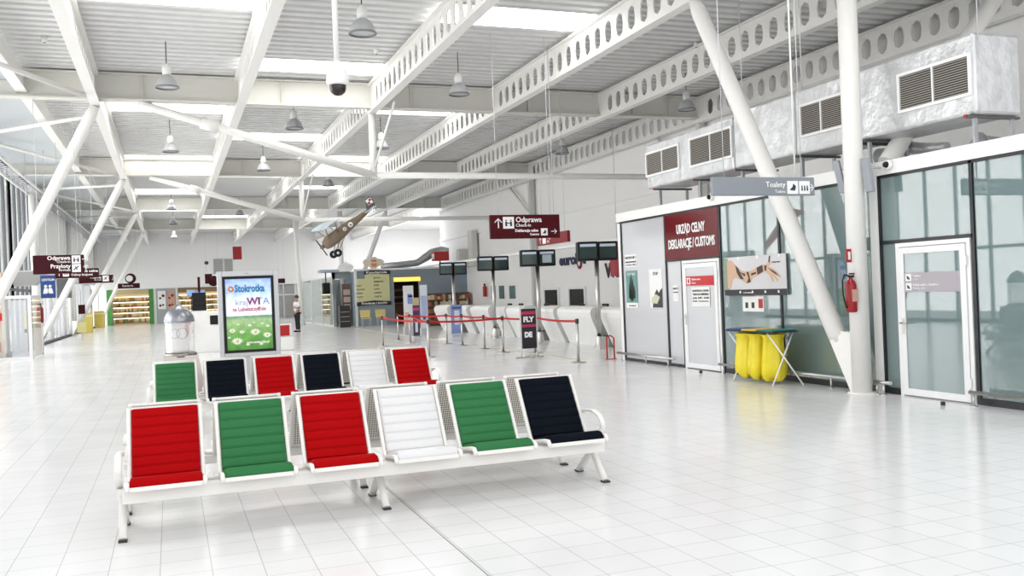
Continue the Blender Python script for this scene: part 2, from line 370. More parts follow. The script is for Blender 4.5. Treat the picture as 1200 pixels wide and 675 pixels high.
for i, ((x, y), gy) in enumerate(LF):
    p = at(x-6, y, Z=0)
    v_column('forked_column', f'white leaning column with upright along the left glazing, {["second", "third", "farthest"][i]} of the left row', (p.x, p.y, 0), (-1.5, gy, 6.47), vtop=6.8)
# tall columns of the middle and right side
p = at(355, 381, Z=0)
tag(MB().tube((p.x, p.y, 0), (p.x-.2, p.y, 6.5), .16).build('column', STEEL), 'tall slim white column standing beyond the man in the white shirt', 'column')
p = at(414, 381, Z=0)
v_column('forked_column', 'white column with leaning arm beside the cafe corner, behind the model plane', (p.x-.3, p.y+1.2, 0), (11.9, 52, 6.47), vtop=6.5)
for Y, lab in ((24, 'above the customs office'), (38, 'behind the middle hanging sign')):
    c = thing('wall_column', f'slim grey steel column against the right wall {lab}', 'column', (15.3, Y, 0))
    MB().box(-.1, .1, -.11, .11, 0, 6.48).build('upright', mat('grey_steel', (.6, .6, .58), .5), c)
    MB().tube((0, 0, 4.9), (0, 2.6 if Y == 38 else 2.6, 6.45), .05).build('brace', STEEL2, c)

# ================================================================== BENCHES
def loft(prof, x0, x1, ins=.014, scale=.55):
    """cushion: closed profile of (y,z) pulled along x with soft ends"""
    cy = sum(p[0] for p in prof)/len(prof); cz = sum(p[1] for p in prof)/len(prof); n = len(prof)
    return n, cy, cz
def cushion(center, normal_t, x0, x1, name, m, parent):
    """center: list of (y,z,ny,nz,t): back line point, outward normal and thickness"""
    mb = MB(); xs = [(x0, .25), (x0+.006, .7), (x0+.02, 1), (x1-.02, 1), (x1-.006, .7), (x1, .25)]; n = len(center)
    vs = []
    for x, k in xs:
        for (y, z, ny, nz, t) in center: vs.append((x, y+ny*t*k, z+nz*t*k))
        for (y, z, ny, nz, t) in reversed(center): vs.append((x, y, z))
    m2 = 2*n
    mb.add(vs, [(i*m2+k, i*m2+(k+1) % m2, (i+1)*m2+(k+1) % m2, (i+1)*m2+k) for i in range(len(xs)-1) for k in range(m2)], True)
    mb.add([vs[k] for k in range(m2)], [tuple(range(m2))]); mb.add([vs[5*m2+k] for k in range(m2)], [tuple(range(m2))])
    return mb.build(name, m, parent)
# seat profile in bench coordinates (front = -y): seat y -.30..+.10, back up to y .42 z .90
BASE, TOP = (.06, .425), (.36, .895)
def back_pts(nrib=7):
    d = Vector((TOP[0]-BASE[0], TOP[1]-BASE[1])); L = d.length; d.normalize(); nrm = (-d.y, d.x); pts = []
    s0, s1 = -.004, L+.0
    for i in range(nrib*10+1):
        f = i/(nrib*10); s_ = s0+(s1-s0)*f; ph = abs(math.sin(math.pi*f*nrib)); e = .013+.019*ph**.24
        if i in (0, nrib*10): e = .006
        pts.append((BASE[0]+d.x*s_, BASE[1]+d.y*s_, nrm[0], nrm[1], e))
    return pts
def seat_pts():
    pts = [(-.335, .42, -1, -.3, .010), (-.325, .435, -.9, .5, .028), (-.30, .446, -.35, .93, .042)]
    for i in range(8):
        f = i/7; pts.append((-.27+f*.29, .448-.053*f, .15, 1, .040-.008*f))
    pts += [(.045, .394, .1, 1, .032), (.062, .396, .3, 1, .028)]
    return pts
def frame_path(): return [(-.35, .40), (-.352, .43), (-.335, .448), (-.25, .442), (.0, .398), (.045, .40), (.08, .44), (.36, .895), (.365, .907)]
def make_seat(cx, col, parent, first=None):
    W = .275
    fp = frame_path(); mb = MB()
    for sx in (-1, 1): mb.path([(cx+sx*(W-.016), y, z) for y, z in fp], .02, 8, flat=(.032, .034))
    mb.path([(cx-W+.01, .362, .900), (cx+W-.01, .362, .900)], .012, 8)
    mb.box(cx-W+.02, cx+W-.02, -.352, -.337, .40, .43)
    st = mb.build('seat', BENCHW, parent)
    sh = MB(); vs = []
    sp = [(-.335, .43), (-.25, .435), (.0, .392), (.045, .392), (.085, .44), (.360, .885)]
    for y, z in sp: vs += [(cx-W+.02, y, z), (cx+W-.02, y, z)]
    sh.add(vs, [(2*i, 2*i+1, 2*i+3, 2*i+2) for i in range(len(sp)-1)]); tag(sh.build('perforated_shell', PERF, st, solid=.004), 'perforated cream steel shell')
    if col:
        tag(cushion(back_pts(), None, cx-W+.035, cx+W-.035, 'back_cushion', LEATHER[col], st), f'{col} ribbed back cushion')
        tag(cushion(seat_pts(), None, cx-W+.03, cx+W-.03, 'seat_cushion', LEATHER[col], st), f'{col} seat cushion')
    pm = MB().box(cx+W-.005, cx+W+.05, -.16, .0, .402, .418); pm.build('joining_plate', BENCHW, st, bevel=.004)
    st.location.z = -.03
    return st
def make_bench(label, colors, loc, rz=0, group=None):
    t = thing('airport_bench', label, 'bench', loc, rz)
    n = len(colors); xs = [.275+.637*i for i in range(n)]; L = xs[-1]+.275
    for x, c in zip(xs, colors): make_seat(x, c, t)
    MB().box(-.02, L+.02, -.24, -.17, .265, .365).box(-.02, L+.02, -.02, .04, .29, .365).build('beam', BENCHW, t, bevel=.008)
    for x in (-.03, L/2, L+.03):
        mb = MB()
        mb.path([(x, .0, .36), (x, .04, .28), (x, .02, .23), (x, -.08, .13), (x, -.205, .012)], .02, 8, flat=(.058, .048))
        mb.path([(x, .02, .25), (x, .09, .2), (x, .22, .10), (x, .33, .012)], .02, 8, flat=(.058, .048))
        mb.box(x-.025, x+.025, -.165, .10, .32, .362)
        g = mb.build('leg', BENCHW, t)
        for yy in (-.205, .335): MB().box(x-.03, x+.03, yy-.035, yy+.035, 0, .014).build('foot_pad', DARK, g)
    for x in (-.045, L+.03):
        MB().path([(x, .24, .545), (x, .14, .58), (x, -.02, .59), (x, -.13, .565), (x, -.19, .52), (x, -.20, .48), (x, -.15, .41), (x, -.09, .36)], .02, 8, flat=(.05, .024)).build('armrest', BENCHW, t)
    return t
X0 = -.345
make_bench('white six-seat bench nearest the camera, cushions red, green, red, white, green and black', ['red', 'green', 'red', 'white', 'green', 'black'], (X0, 7.26, 0))
make_bench('white perforated bench back to back behind the nearest red and green bench', ['white', 'white', 'white', 'white', 'white', 'white'], (X0+3.735, 8.27, 0), math.pi)
make_bench('farther six-seat bench, cushions green, black, red, black, white and red', ['green', 'black', 'red', 'black', 'white', 'red'], (X0+.10, 12.62, 0))
make_bench('white perforated bench back to back behind the farther coloured bench', ['white', 'black', 'white', 'white', 'red', 'white'], (X0+.10+3.735, 13.68, 0), math.pi)

# ================================================================== CUSTOMS AND TOILET BOX (front wall X=9.4)
XW = 9.4
FRW = mat('window_frame_white', (.84, .84, .84), .4)
box = MB()
box.box(XW, XW+3.6, 3, 18.27, 3.03, 3.25)            # roof slab and white fascia
box.box(XW-.03, XW, 3, 18.27, 3.06, 3.25)
box.box(XW, XW+.12, 18.13, 18.27, 0, 3.05); box.box(XW+3.5, XW+3.6, 3, 18.27, 0, 3.03); box.box(XW+.12, XW+3.5, 18.15, 18.27, 0, 3.03)
for y in (14.2, 12.55, 10.34): box.box(XW+.1, XW+3.5, y-.05, y+.05, 0, 3.03) if y != 12.55 else None
struct('wall_customs_office', box, WHITE, 'white flat-roofed office box along the right side')
struct('trim_4', MB().box(XW-.035, XW+.02, 10.26, 10.40, 0, 3.06), WHITE, 'white post in the glazed office front behind the forked column')
bk = MB()
for y in (18.11, 16.2, 14.25, 12.53, 10.24, 8.66, 6.2): bk.box(XW-.01, XW+.05, y-.025, y+.025, 0, 3.05)
bk.box(XW-.01, XW+.05, 3, 10.24, 3.02, 3.06).box(XW-.01, XW+.05, 10.40, 18.13, 3.02, 3.06)
bk.box(XW-.012, XW+.05, 3, 8.66, 0, .09).box(XW-.012, XW+.05, 9.98, 10.24, 0, .09).box(XW-.012, XW+.05, 10.40, 14.2, 0, .09).box(XW-.012, XW+.05, 15.58, 18.1, 0, .06)
bk.box(XW-.01, XW+.05, 8.66, 10.24, 2.09, 2.14).box(XW-.01, XW+.05, 14.25, 16.2, 2.09, 2.13)
bk.box(XW-.01, XW+.05, 15.59, 15.63, 0, 2.1)
struct('trim_5', bk, mat('black_glazing_bar', (.008, .009, .012), .35), 'black glazing bars and plinth of the office front')
def pane(n, y0, y1, z0, z1, m, label):
    return struct(f'window_{n}', MB().box(XW+.012, XW+.03, y0, y1, z0, z1), m, label)
pane(20, 16.22, 18.09, .06, 3.02, FROST, 'tall pale frosted panel at the far end of the customs office')
pane(21, 15.63, 16.18, .06, 2.09, FROST, 'narrow pale panel left of the customs office door')
pane(22, 12.56, 14.22, .09, 3.02, GLASS, 'teal glass pane behind the tattooed arm poster')
pane(23, 10.40, 12.51, .09, 3.02, GLASS, 'teal glass pane behind the bin stand and leaning column')
pane(24, 9.98, 10.22, .09, 2.09, GLASS, 'narrow glass pane left of the toilet door')
pane(25, 8.69, 10.22, 2.14, 3.02, GLASS, 'glass pane over the toilet door')
pane(26, 6.22, 8.63, .09, 3.02, GLASS, 'large glass pane right of the toilet door')
pane(27, 3.5, 6.18, .09, 3.02, GLASS, 'glass pane at the right frame edge')
# red customs sign
t = thing('customs_sign', 'dark red glass sign reading URZĄD CELNY DEKLARACJE / CUSTOMS above the office door', 'sign', (XW, 15.2, 2.58))
MB().box(-.012, .0, -.92, .97, -.45, .44).build('panel', mat('customs_red', (.13, .0015, .004), .2, spec=.25), t)
text('URZĄD CELNY', .25, SIGNW, t, (-.016, .02, .12), '-X', 'lettering', .006, 'CENTER', 1.02)
text('DEKLARACJE / CUSTOMS', .25, SIGNW, t, (-.016, .02, -.16), '-X', 'lettering', .006, 'CENTER', 1.66)
def door(n, y0, y1, z1, label, panel, hinge_side):
    f = MB(); b = .055
    f.box(XW-.02, XW+.04, y0, y0+b, 0, z1).box(XW-.02, XW+.04, y1-b, y1, 0, z1).box(XW-.02, XW+.04, y0+b, y1-b, z1-b, z1)
    d = struct(f'door_{n}', f, FRW, label)
    q = MB(); a0, a1 = y0+b+.01, y1-b-.01; r = .085
    q.box(XW-.035, XW+.01, a0, a0+r, .02, z1-b-.01).box(XW-.035, XW+.01, a1-r, a1, .02, z1-b-.01).box(XW-.035, XW+.01, a0+r, a1-r, .02, .11).box(XW-.035, XW+.01, a0+r, a1-r, z1-b-.01-r, z1-b-.01)
    l = q.build('door_leaf', FRW, d)
    MB().box(XW-.02, XW-.005, a0+r, a1-r, .11, z1-b-r).build('door_panel', panel, l)
    hy = a1-r/2
    MB().tube((XW-.035, hy, 1.0), (XW-.09, hy, 1.0), .011).tube((XW-.09, hy, 1.0), (XW-.09, hy-.12, 1.0), .011).box(XW-.045, XW-.035, hy-.018, hy+.018, .85, 1.06).build('door_handle', CHROME, l)
    MB().box(XW-.05, XW-.03, a0-.03, a0+.02, .2, .32).box(XW-.05, XW-.03, a0-.03, a0+.02, 1.75, 1.87).build('hinge', FRW, l)
    return d
d1 = door(1, 14.28, 15.57, 2.09, 'white framed customs office door with pale frosted panel', FROST, 1)
d2 = door(2, 8.70, 9.95, 2.09, 'white framed glass toilet door with grey pictogram strip', GLASS, 1)
# door signs
def plate(name, label, cat, y0, y1, z0, z1, m, x=XW-.03, th=.008):
    """flat plate in the wall plane; local origin at its left top corner seen from the hall"""
    t = thing(name, label, cat, (x, y1, z1)); MB().box(-th, 0, y0-y1, 0, z0-z1, 0).build('plate', m, t); return t
t = plate('door_sign', 'red strip sign with white square on the customs office door', 'sign', 14.46, 15.40, 1.60, 1.78, mat('sign_red', (.55, .01, .015), .4))
MB().box(-.011, -.008, -.15, -.03, -.15, -.03).build('pictogram', SIGNW, t); MB().box(-.013, -.010, -.12, -.06, -.13, -.05).build('figure', RED, t)
text('Odprawa celna', .05, SIGNW, t, (-.01, -.2, -.06), '-X', 'lettering', .001); text('Customs', .04, SIGNW, t, (-.01, -.2, -.13), '-X', 'lettering', .001)
PAPER = mat('paper', (.83, .83, .81), .7); INK = mat('ink', (.03, .03, .035), .6)
def notice(label, y0, y1, z0, z1, x, lines, big=.07):
    t = plate('paper_notice', label, 'notice', y0, y1, z0, z1, PAPER, x, .003); w_ = y1-y0; z = -.07
    for s_, sz in lines: text(s_, sz, INK, t, (-.005, -w_/2, z), '-X', 'lettering', .0015, 'CENTER', min(w_*.9, w_*.9)); z -= sz*1.35
    return t
notice('white paper notice taped below the red strip on the customs door', 14.60, 15.22, 1.20, 1.57, XW-.031, [('KONTROLA CELNA', .05), ('TYLKO DLA PERSONELU', .05), ('godz. 8.00 - 16.00', .045), ('tel. wewn.', .035)])
notice('white paper notice above the teal plant poster', 17.45, 17.98, 2.05, 2.32, XW+.01, [('DRZWI NR 1', .07), ('PROSZĘ DZWONIĆ', .045), ('customs office', .035)])
notice('small white paper on the narrow panel beside the customs door', 15.78, 15.98, 1.30, 1.62, XW+.01, [('INFO', .05), ('otwarte', .035)])
# two posters on the frosted panel
t = plate('poster', 'teal poster with dark plant shape on the frosted customs panel', 'poster', 17.45, 17.97, 1.16, 1.97, mat('poster_teal', (.12, .27, .25), .3), XW+.01, .006)
m_ = MB()
for dx, dz, h, w2 in ((-.2, -.62, .5, .05), (-.26, -.66, .62, .06), (-.32, -.62, .45, .05), (-.16, -.60, .3, .04), (-.38, -.60, .28, .04)):
    m_.prism([(dx-w2, dz), (dx+w2, dz), (dx+w2*.7, dz+h*.6), (dx+.01, dz+h), (dx-w2*.8, dz+h*.55)], -.010, -.007, 'x')
m_.build('plant_picture', mat('dark_green_print', (.02, .035, .02), .5), t); MB().box(-.009, -.006, -.52, 0, -.81, -.70).build('caption_band', PAPER, t)
text('CYTES', .07, SIGNW, t, (-.009, -.26, -.08), '-X', 'lettering', 0, 'CENTER', .34); text('www.mf.gov.pl', .04, INK, t, (-.012, -.26, -.76), '-X', 'lettering', 0, 'CENTER', .3)
t = plate('poster', 'white poster with dark photo at its foot beside the customs door', 'poster', 16.40, 16.92, 1.16, 1.97, PAPER, XW+.01, .006)
MB().prism([(-.52, -.80), (-.1, -.80), (-.16, -.62), (-.22, -.5), (-.30, -.42), (-.38, -.5), (-.44, -.44), (-.52, -.4)], -.010, -.007, 'x').build('dark_picture', mat('dark_print', (.03, .03, .035), .5), t)
MB().prism([(-.05, -.70), (-.3, -.72), (-.42, -.58), (-.25, -.52), (-.08, -.6)], -.012, -.009, 'x').build('pale_hand_picture', mat('cream_print', (.6, .58, .42), .5), t)
text('STOP', .09, INK, t, (-.009, -.26, -.1), '-X', 'lettering', 0, 'CENTER', .2)
# tattooed arm poster
t = plate('arm_poster', 'wide poster of an outstretched tattooed arm hung on the teal glass', 'poster', 12.33, 14.10, 1.40, 2.08, mat('poster_grey', (.62, .61, .62), .35, noise=.15, scale=1.2), XW-.02, .012)
SK = mat('print_skin', (.62, .40, .27), .5); TAT = mat('print_tattoo', (.035, .03, .03), .5)
A = [(-.10, -.07), (-.22, -.05), (-.36, -.14), (-.52, -.24), (-.66, -.27), (-.80, -.26), (-1.00, -.20), (-1.12, -.16), (-1.22, -.17), (-1.36, -.10), (-1.38, -.14), (-1.30, -.20), (-1.44, -.24), (-1.62, -.36), (-1.61, -.40), (-1.46, -.31), (-1.56, -.44), (-1.53, -.46), (-1.40, -.34), (-1.44, -.45), (-1.41, -.46), (-1.32, -.34), (-1.2, -.28), (-1.02, -.34), (-.86, -.38), (-.78, -.46), (-.66, -.47), (-.50, -.40), (-.36, -.36), (-.26, -.40), (-.2, -.55), (-.10, -.56)]
MB().prism(A, -.016, -.012, 'x').build('arm_picture', SK, t)
b_ = MB()
for pl in ([(-.36, -.15), (-.44, -.2), (-.60, -.40), (-.5, -.39), (-.40, -.28)], [(-.68, -.27), (-.74, -.27), (-.80, -.45), (-.68, -.47), (-.74, -.38)], [(-.82, -.30), (-.96, -.28), (-.96, -.31), (-.82, -.34)], [(-.98, -.21), (-1.14, -.17), (-1.16, -.28), (-1.0, -.33)], [(-1.2, -.18), (-1.26, -.18), (-1.24, -.27), (-1.2, -.26)], [(-1.30, -.22), (-1.5, -.30), (-1.58, -.37), (-1.4, -.29)], [(-1.34, -.13), (-1.37, -.03), (-1.34, -.02), (-1.31, -.13)], [(-.50, -.27), (-.66, -.31), (-.62, -.35)]):
    b_.prism(pl, -.019, -.016, 'x')
b_.build('tattoo_picture', TAT, t)
MB().prism([(0, 0), (-.12, -.02), (-.17, -.3), (-.13, -.45), (-.15, -.58), (0, -.58)], -.0155, -.012, 'x').build('shirt_picture', mat('print_sage', (.25, .32, .22), .6), t)
MB().box(-.017, -.011, -1.77, 0, -.68, -.575).build('footer_band', INK, t)
for i in range(4): MB().box(-.02, -.017, -.50-i*.36, -.46-i*.36, -.64, -.60).build('footer_logo', SIGNW, t)
text('Pamiętaj o bagażu', .03, INK, t, (-.015, -1.40, -.13), '-X', 'lettering', 0); text('www.lotnisko.lublin.pl', .03, SIGNW, t, (-.019, -.56, -.63), '-X', 'lettering', 0)
for y in (-.45, -1.0, -1.6): MB().box(-.02, -.01, y-.02, y+.02, -.05, 0).build('hanging_clip', SIGNW, t)
t = plate('small_notice', 'small white and red notice below the tattooed arm poster', 'notice', 13.02, 13.62, 1.12, 1.38, PAPER, XW+.008, .004)
MB().box(-.007, -.004, -.58, -.46, -.20, -.04).build('red_mark', RED, t)
for y in (-.1, -.28): MB().box(-.007, -.004, y-.06, y+.02, -.2, -.1).build('dark_mark', INK, t)
# toilet door strip
t = plate('toilet_door_sign', 'grey pictogram strip across the glass toilet door', 'sign', 8.84, 9.80, 1.42, 1.68, mat('door_sign_grey', (.42, .39, .42), .5), XW-.025, .006)
for k_, z in enumerate((-.065, -.19)): MB().box(-.009, -.006, -.13, -.03, z-.045, z+.05).build('pictogram', SIGNW, t); MB().prism([(-.11, z-.03), (-.06, z-.02), (-.05, z+.03), (-.09, z+.01)], -.011, -.009, 'x').build('figure', INK, t)
text('Toalety', .045, SIGNW, t, (-.009, -.16, -.045), '-X', 'lettering', .0005); text('Toilets', .035, SIGNW, t, (-.009, -.16, -.09), '-X'); text('Pokój matki z dzieckiem', .045, SIGNW, t, (-.009, -.16, -.165), '-X', 'lettering', .0005); text('Nursery room', .035, SIGNW, t, (-.009, -.16, -.21), '-X')
# bumper rails
def rail(label, y0, y1, posts):
    t = thing('bumper_rail', label, 'rail', (XW-.16, (y0+y1)/2, 0)); c = (y0+y1)/2
    MB().tube((0, y0-c, .17), (0, y1-c, .17), .026).build('rail_tube', CHROME, t)
    for p in posts: MB().tube((.0, p-c, 0), (0, p-c, .15), .016).lathe([(0, .008), (.045, .008), (.045, 0)], 12, (0, p-c, 0)).build('rail_post', CHROME, t)
rail('steel bumper rail below the frosted customs panel', 15.75, 18.2, (16.0, 16.9, 18.0))
rail('steel bumper rail below the glass behind the bin stand', 10.75, 14.2, (11.2, 12.6, 14.05))
rail('short steel bumper rail between forked column and toilet door', 9.98, 10.3, (10.12, 10.25))
rail('steel bumper rail right of the toilet door', 5.5, 8.66, (5.8, 7.2, 8.6))
def stop(y, label): tag(MB().lathe([(0, .045), (.025, .045), (.03, .03), (.03, 0), (0, 0)], 12, (XW-.35, y, 0)).build('door_stop', DARK), label, 'door stop')
stop(14.5, 'black door stop on the floor before the customs door'); stop(8.9, 'black door stop on the floor before the toilet door')
def cctv(px, py, label):
    p = at(px, py, X=XW-.04); t = thing('wall_camera', label, 'camera', p)
    MB().lathe([(0, 0), (.07, 0), (.07, -.03), (.05, -.05), (0, -.05)], 16, axis='x').build('housing', WHITE, t); MB().lathe([(.045, -.05), (.035, -.085), (0, -.1)], 14, axis='x').build('lens_dome', BLACK, t)
cctv(834, 231, 'small black camera dome on the white fascia above the arm poster'); cctv(1042, 193, 'small black camera dome on the white fascia above the toilet door')
for px, py, lab in ((984, 207, 'left'), (1017, 205, 'right')):
    p = at(px, py, X=XW-.25); t = thing('wall_speaker', f'slim grey loudspeaker tilted out from the fascia {lab} of the forked column', 'speaker', p)
    MB().obox((0, 0, 0), (.9, .3 if lab == 'left' else -.3, 0), (0, 1, 0), (-.05, .22 if lab == 'left' else .1, 1), .06, .13, .48).build('speaker_body', GREYS, t, bevel=.01); MB().tube((0, 0, .1), (.24, 0, .1), .015).build('bracket', ALU, t)
# interior of the office box
struct('wall_inside_office', MB().box(XW+3.3, XW+3.4, 3, 18.1, 0, 3.0), mat('inside_wall', (.62, .66, .66), .8))

# duct on top of the box
def duct(name, label, y0, y1, x0, x1, z0, z1, grilles):
    t = thing(name, label, 'duct', ((x0+x1)/2, (y0+y1)/2, z0)); cx, cy = (x0+x1)/2, (y0+y1)/2
    MB().box(x0-cx, x1-cx, y0-cy, y1-cy, 0, z1-z0).build('duct_casing', FOIL, t, bevel=.04)
    for (a, b, c_, d_) in grilles:
        g = thing('grille', None, None, (0, 0, 0)); g.parent = t
        for k_ in ('label', 'category'):
            if k_ in g: del g[k_]
        X = x0-cx; a -= cy; b -= cy; c_ -= z0; d_ -= z0; f = MB(); q = .04
        f.box(X-.03, X, a+q, b-q, c_, c_+q).box(X-.03, X, a+q, b-q, d_-q, d_).box(X-.03, X, a, a+q, c_, d_).box(X-.03, X, b-q, b, c_, d_).box(X-.028, X, (a+b)/2-.012, (a+b)/2+.012, c_+q, d_-q)
        f.build('grille_frame', FRW, g); MB().box(X-.004, X-.001, a+q, b-q, c_+q, d_-q).build('grille_back', mat('duct_dark', (.05, .045, .04), .7), g)
        s_ = MB(); n = 15
        for i in range(n):
            z = c_+q+(i+.5)*(d_-c_-2*q)/n; s_.obox((X-.014, (a+b)/2, z), (1, 0, .6), (0, 1, 0), (-.6, 0, 1), .016, b-a-2*q, .005)
        s_.build('grille_blades', mat('grille_blade', (.50, .47, .42), .5), g)
    return t
P = lambda x, y: at(x, y, X=9.62)
def gr(x0, yt0, yb0, x1, yt1, yb1):
    a, b, c_, d_ = P(x0, yt0), P(x1, yt1), P(x0, yb0), P(x1, yb1); return (b.y, a.y, (c_.z+d_.z)/2, (a.z+b.z)/2)
duct('foil_air_duct', 'foil-wrapped air duct on the office roof, far section with two vent grilles', P(859, 170).y, P(757, 190).y, 9.62, 10.42, 3.68, 4.62, [gr(757, 178, 208, 796, 170, 199), gr(808, 160, 196, 858, 150, 186)])
duct('foil_air_duct', 'foil-wrapped air duct on the office roof, middle section without a vent', P(931, 150).y+.0, P(860, 170).y, 9.62, 10.42, 3.68, 4.68, [])
duct('foil_air_duct', 'foil-wrapped air duct on the office roof, near section with large vent grilles and end face', P(1142, 100).y, P(932, 150).y, 9.62, 10.42, 3.66, 4.70, [gr(937, 121, 162, 989, 110, 150), gr(1052, 85, 133, 1138, 64, 113)])
for y in (P(1135, 100).y, P(1060, 100).y+.8, P(1020, 100).y+.4, P(932, 100).y, P(862, 100).y, P(812, 100).y, P(765, 100).y):
    t = thing('duct_stand', 'dark steel stand holding the foil duct above the office roof', 'stand', (10.0, y, 3.25), group='stands under the foil duct')
    MB().box(-.45, .45, -.03, .03, .37, .405).build('crossbar', mat('galvanised_dark', (.10, .10, .10), .5), t)
    for x in (-.30, .34): MB().box(x-.025, x+.025, -.02, .02, 0, .37).build('leg', mat('galvanised', (.35, .36, .37), .4, .5), t)
    MB().box(-.465, -.44, -.02, .02, .37, .41).build('end_cap', RED, t)
def pipe(label, pts, r, m=FOIL, n=16, name='foil_pipe'): return tag(MB().path(pts, r, n).build(name, m), label, 'pipe')
pipe('foil-wrapped round pipe on the office roof below the near duct end', [at(1195, 173, X=10.9), at(1165, 170, X=10.9), at(1150, 166, X=10.9), at(1143, 176, X=10.6)], [.09, .12, .14, .12])
pipe('foil-wrapped bent pipe on the office roof right of the forked column', [at(1110, 172, X=10.5), at(1085, 174, X=10.5), at(1065, 173, X=10.5), at(1050, 182, X=10.5), at(1030, 183, X=10.5)], [.07, .08, .10, .12, .12])
for y in (P(1140, 0).y, P(932, 0).y, P(862, 0).y): tag(MB().tube((9.68, y, 4.6), (9.68, y, 7.28), .008).build('hanger_rod', ALU), 'thin hanger rod from the roof down to the foil duct', 'rod', 'hanger rods of the foil duct')

# extinguisher on the column
t = thing('fire_extinguisher', 'red fire extinguisher hung on the forked column right of the bin stand', 'fire extinguisher', (8.95, 10.36, 1.16))
MB().lathe([(0, 0), (.07, 0), (.078, .02), (.078, .38), (.06, .43), (.03, .46), (.022, .50), (0, .5)], 20).build('cylinder', mat('extinguisher_red', (.30, .003, .005), .25), t)
MB().box(-.03, .05, -.015, .015, .49, .52).box(-.02, .07, -.012, .012, .53, .55).build('valve', BLACK, t)
MB().path([(-.02, 0, .51), (-.1, 0, .53), (-.14, 0, .45), (-.14, 0, .25), (-.1, 0, .1), (-.085, 0, .06)], .011).build('hose', BLACK, t)
MB().box(-.05, .05, -.082, -.078, .15, .32).build('instruction_label', mat('label_cream', (.6, .35, .3), .5), t); MB().box(.06, .16, .0, .03, .1, .4).build('bracket', BLACK, t)
t = thing('extinguisher_sign', 'small red square extinguisher sign on the forked column', 'sign', (8.99, 10.40, 1.86)); MB().box(-.075, .075, -.02, -.01, 0, .19).build('plate', RED, t); MB().box(-.05, -.01, -.023, -.02, .04, .15).build('pictogram', SIGNW, t)

# recycling bag stand
t = thing('bag_stand', 'folding stand with blue, yellow and green lids and yellow bin bags before the teal glass', 'bin stand', (8.90, 12.45, 0))
for y0, y1 in ((-.62, .62),):
    for yy in (-.58, .48):
        MB().tube((-.22, yy, .012), (.22, yy+.02, .84), .012).build('leg', WHITE, t); MB().tube((.22, yy-.18, .012), (-.22, yy+.1, .84), .012).build('leg', WHITE, t)
MB().box(-.24, .24, -.66, .64, .83, .85).build('top_frame', DARK, t)
for y, m in ((.42, mat('lid_blue', (.02, .06, .25), .5)), (.0, mat('lid_yellow', (.75, .5, .03), .5)), (-.42, mat('lid_green', (.01, .18, .14), .5))):
    MB().box(-.23, .23, y-.2, y+.2, .85, .875).build('lid', m, t, bevel=.01)
for k_, y in enumerate((.36, .02, -.33)):
    mb = MB(); n = 32; vs = []; lv = [(.80, .19), (.74, .155), (.62, .16), (.45, .175), (.28, .19), (.15, .19), (.09, .14), (.07, .0)]
    for j, (z, r) in enumerate(lv):
        for i in range(n):
            a = 2*math.pi*i/n; q = 1+.07*math.sin(a*5+k_*2)+.06*math.sin(a*9+j*.6+k_); vs.append((r*1.05*q*math.cos(a), y+r*.95*q*math.sin(a), z+(.03*math.sin(a*3+k_) if j > 3 else 0)))
    mb.add(vs, [(j*n+i, j*n+(i+1) % n, (j+1)*n+(i+1) % n, (j+1)*n+i) for j in range(len(lv)-1) for i in range(n)], True)
    mb.build('bin_bag', YEL, t)

# ================================================================== HANGING THINGS IN THE HALL
def panel_sign(name, label, x0, x1, y, z0, z1, m, wires=True, cat='hanging sign', th=.08):
    """box sign facing the viewer; origin at its left top corner"""
    t = thing(name, label, cat, (x0, y, z1)); W, Hh = x1-x0, z1-z0
    MB().box(0, W, 0, th, -Hh, 0).build('panel', m, t, bevel=.008)
    if wires:
        for x in (W*.12, W*.88): MB().tube((x, th/2, 0), (x, th/2, 7.36-z1), .006, n=6).build('hanging_wire', ALU, t)
    return t
def picto(t, x, z, s, kind, y=-.004):
    MB().box(x, x+s, y-.003, y+.004, z-s, z).build('pictogram', SIGNW, t)
    mb = MB(); y0, y1 = y-.006, y-.003; c = x+s/2; d = z-s/2
    if kind == 'people':
        for q in (-.22, .22): mb.lathe([(0, y0), (s*.07, y0), (s*.07, y1)], 8, (c+q*s, 0, d+s*.2), 'y'); mb.prism([(c+q*s-s*.09, d-s*.3), (c+q*s+s*.09, d-s*.3), (c+q*s+s*.09, d+s*.1), (c+q*s-s*.09, d+s*.1)], y0, y1, 'y')
        mb.prism([(c-s*.12, d-s*.08), (c+s*.12, d-s*.08), (c+s*.12, d), (c-s*.12, d)], y0, y1, 'y')
    elif kind == 'plane':
        mb.prism([(c-s*.3, d-s*.28), (c+s*.3, d+s*.2), (c+s*.22, d+s*.3), (c-s*.34, d-s*.18)], y0, y1, 'y').prism([(c-s*.1, d+s*.25), (c+s*.18, d-s*.2), (c+s*.05, d-s*.2), (c-s*.2, d+s*.22)], y0, y1, 'y')
    elif kind == 'wc':
        for q in (-.25, .0, .25): mb.prism([(c+q*s-s*.07, d-s*.25), (c+q*s+s*.07, d-s*.25), (c+q*s+s*.04, d+s*.15), (c+q*s-s*.04, d+s*.15)], y0, y1, 'y')
    else:
        mb.prism([(c-s*.3, d-s*.2), (c+s*.2, d-s*.25), (c+s*.3, d+s*.1), (c+s*.05, d+s*.3), (c-s*.02, d+s*.05)], y0, y1, 'y')
    mb.build('figure', INK, t)
def arr(t, x, z, s, ang): arrow(MB(), x, z, s, ang, -.008, -.002).build('arrow', SIGNW, t)
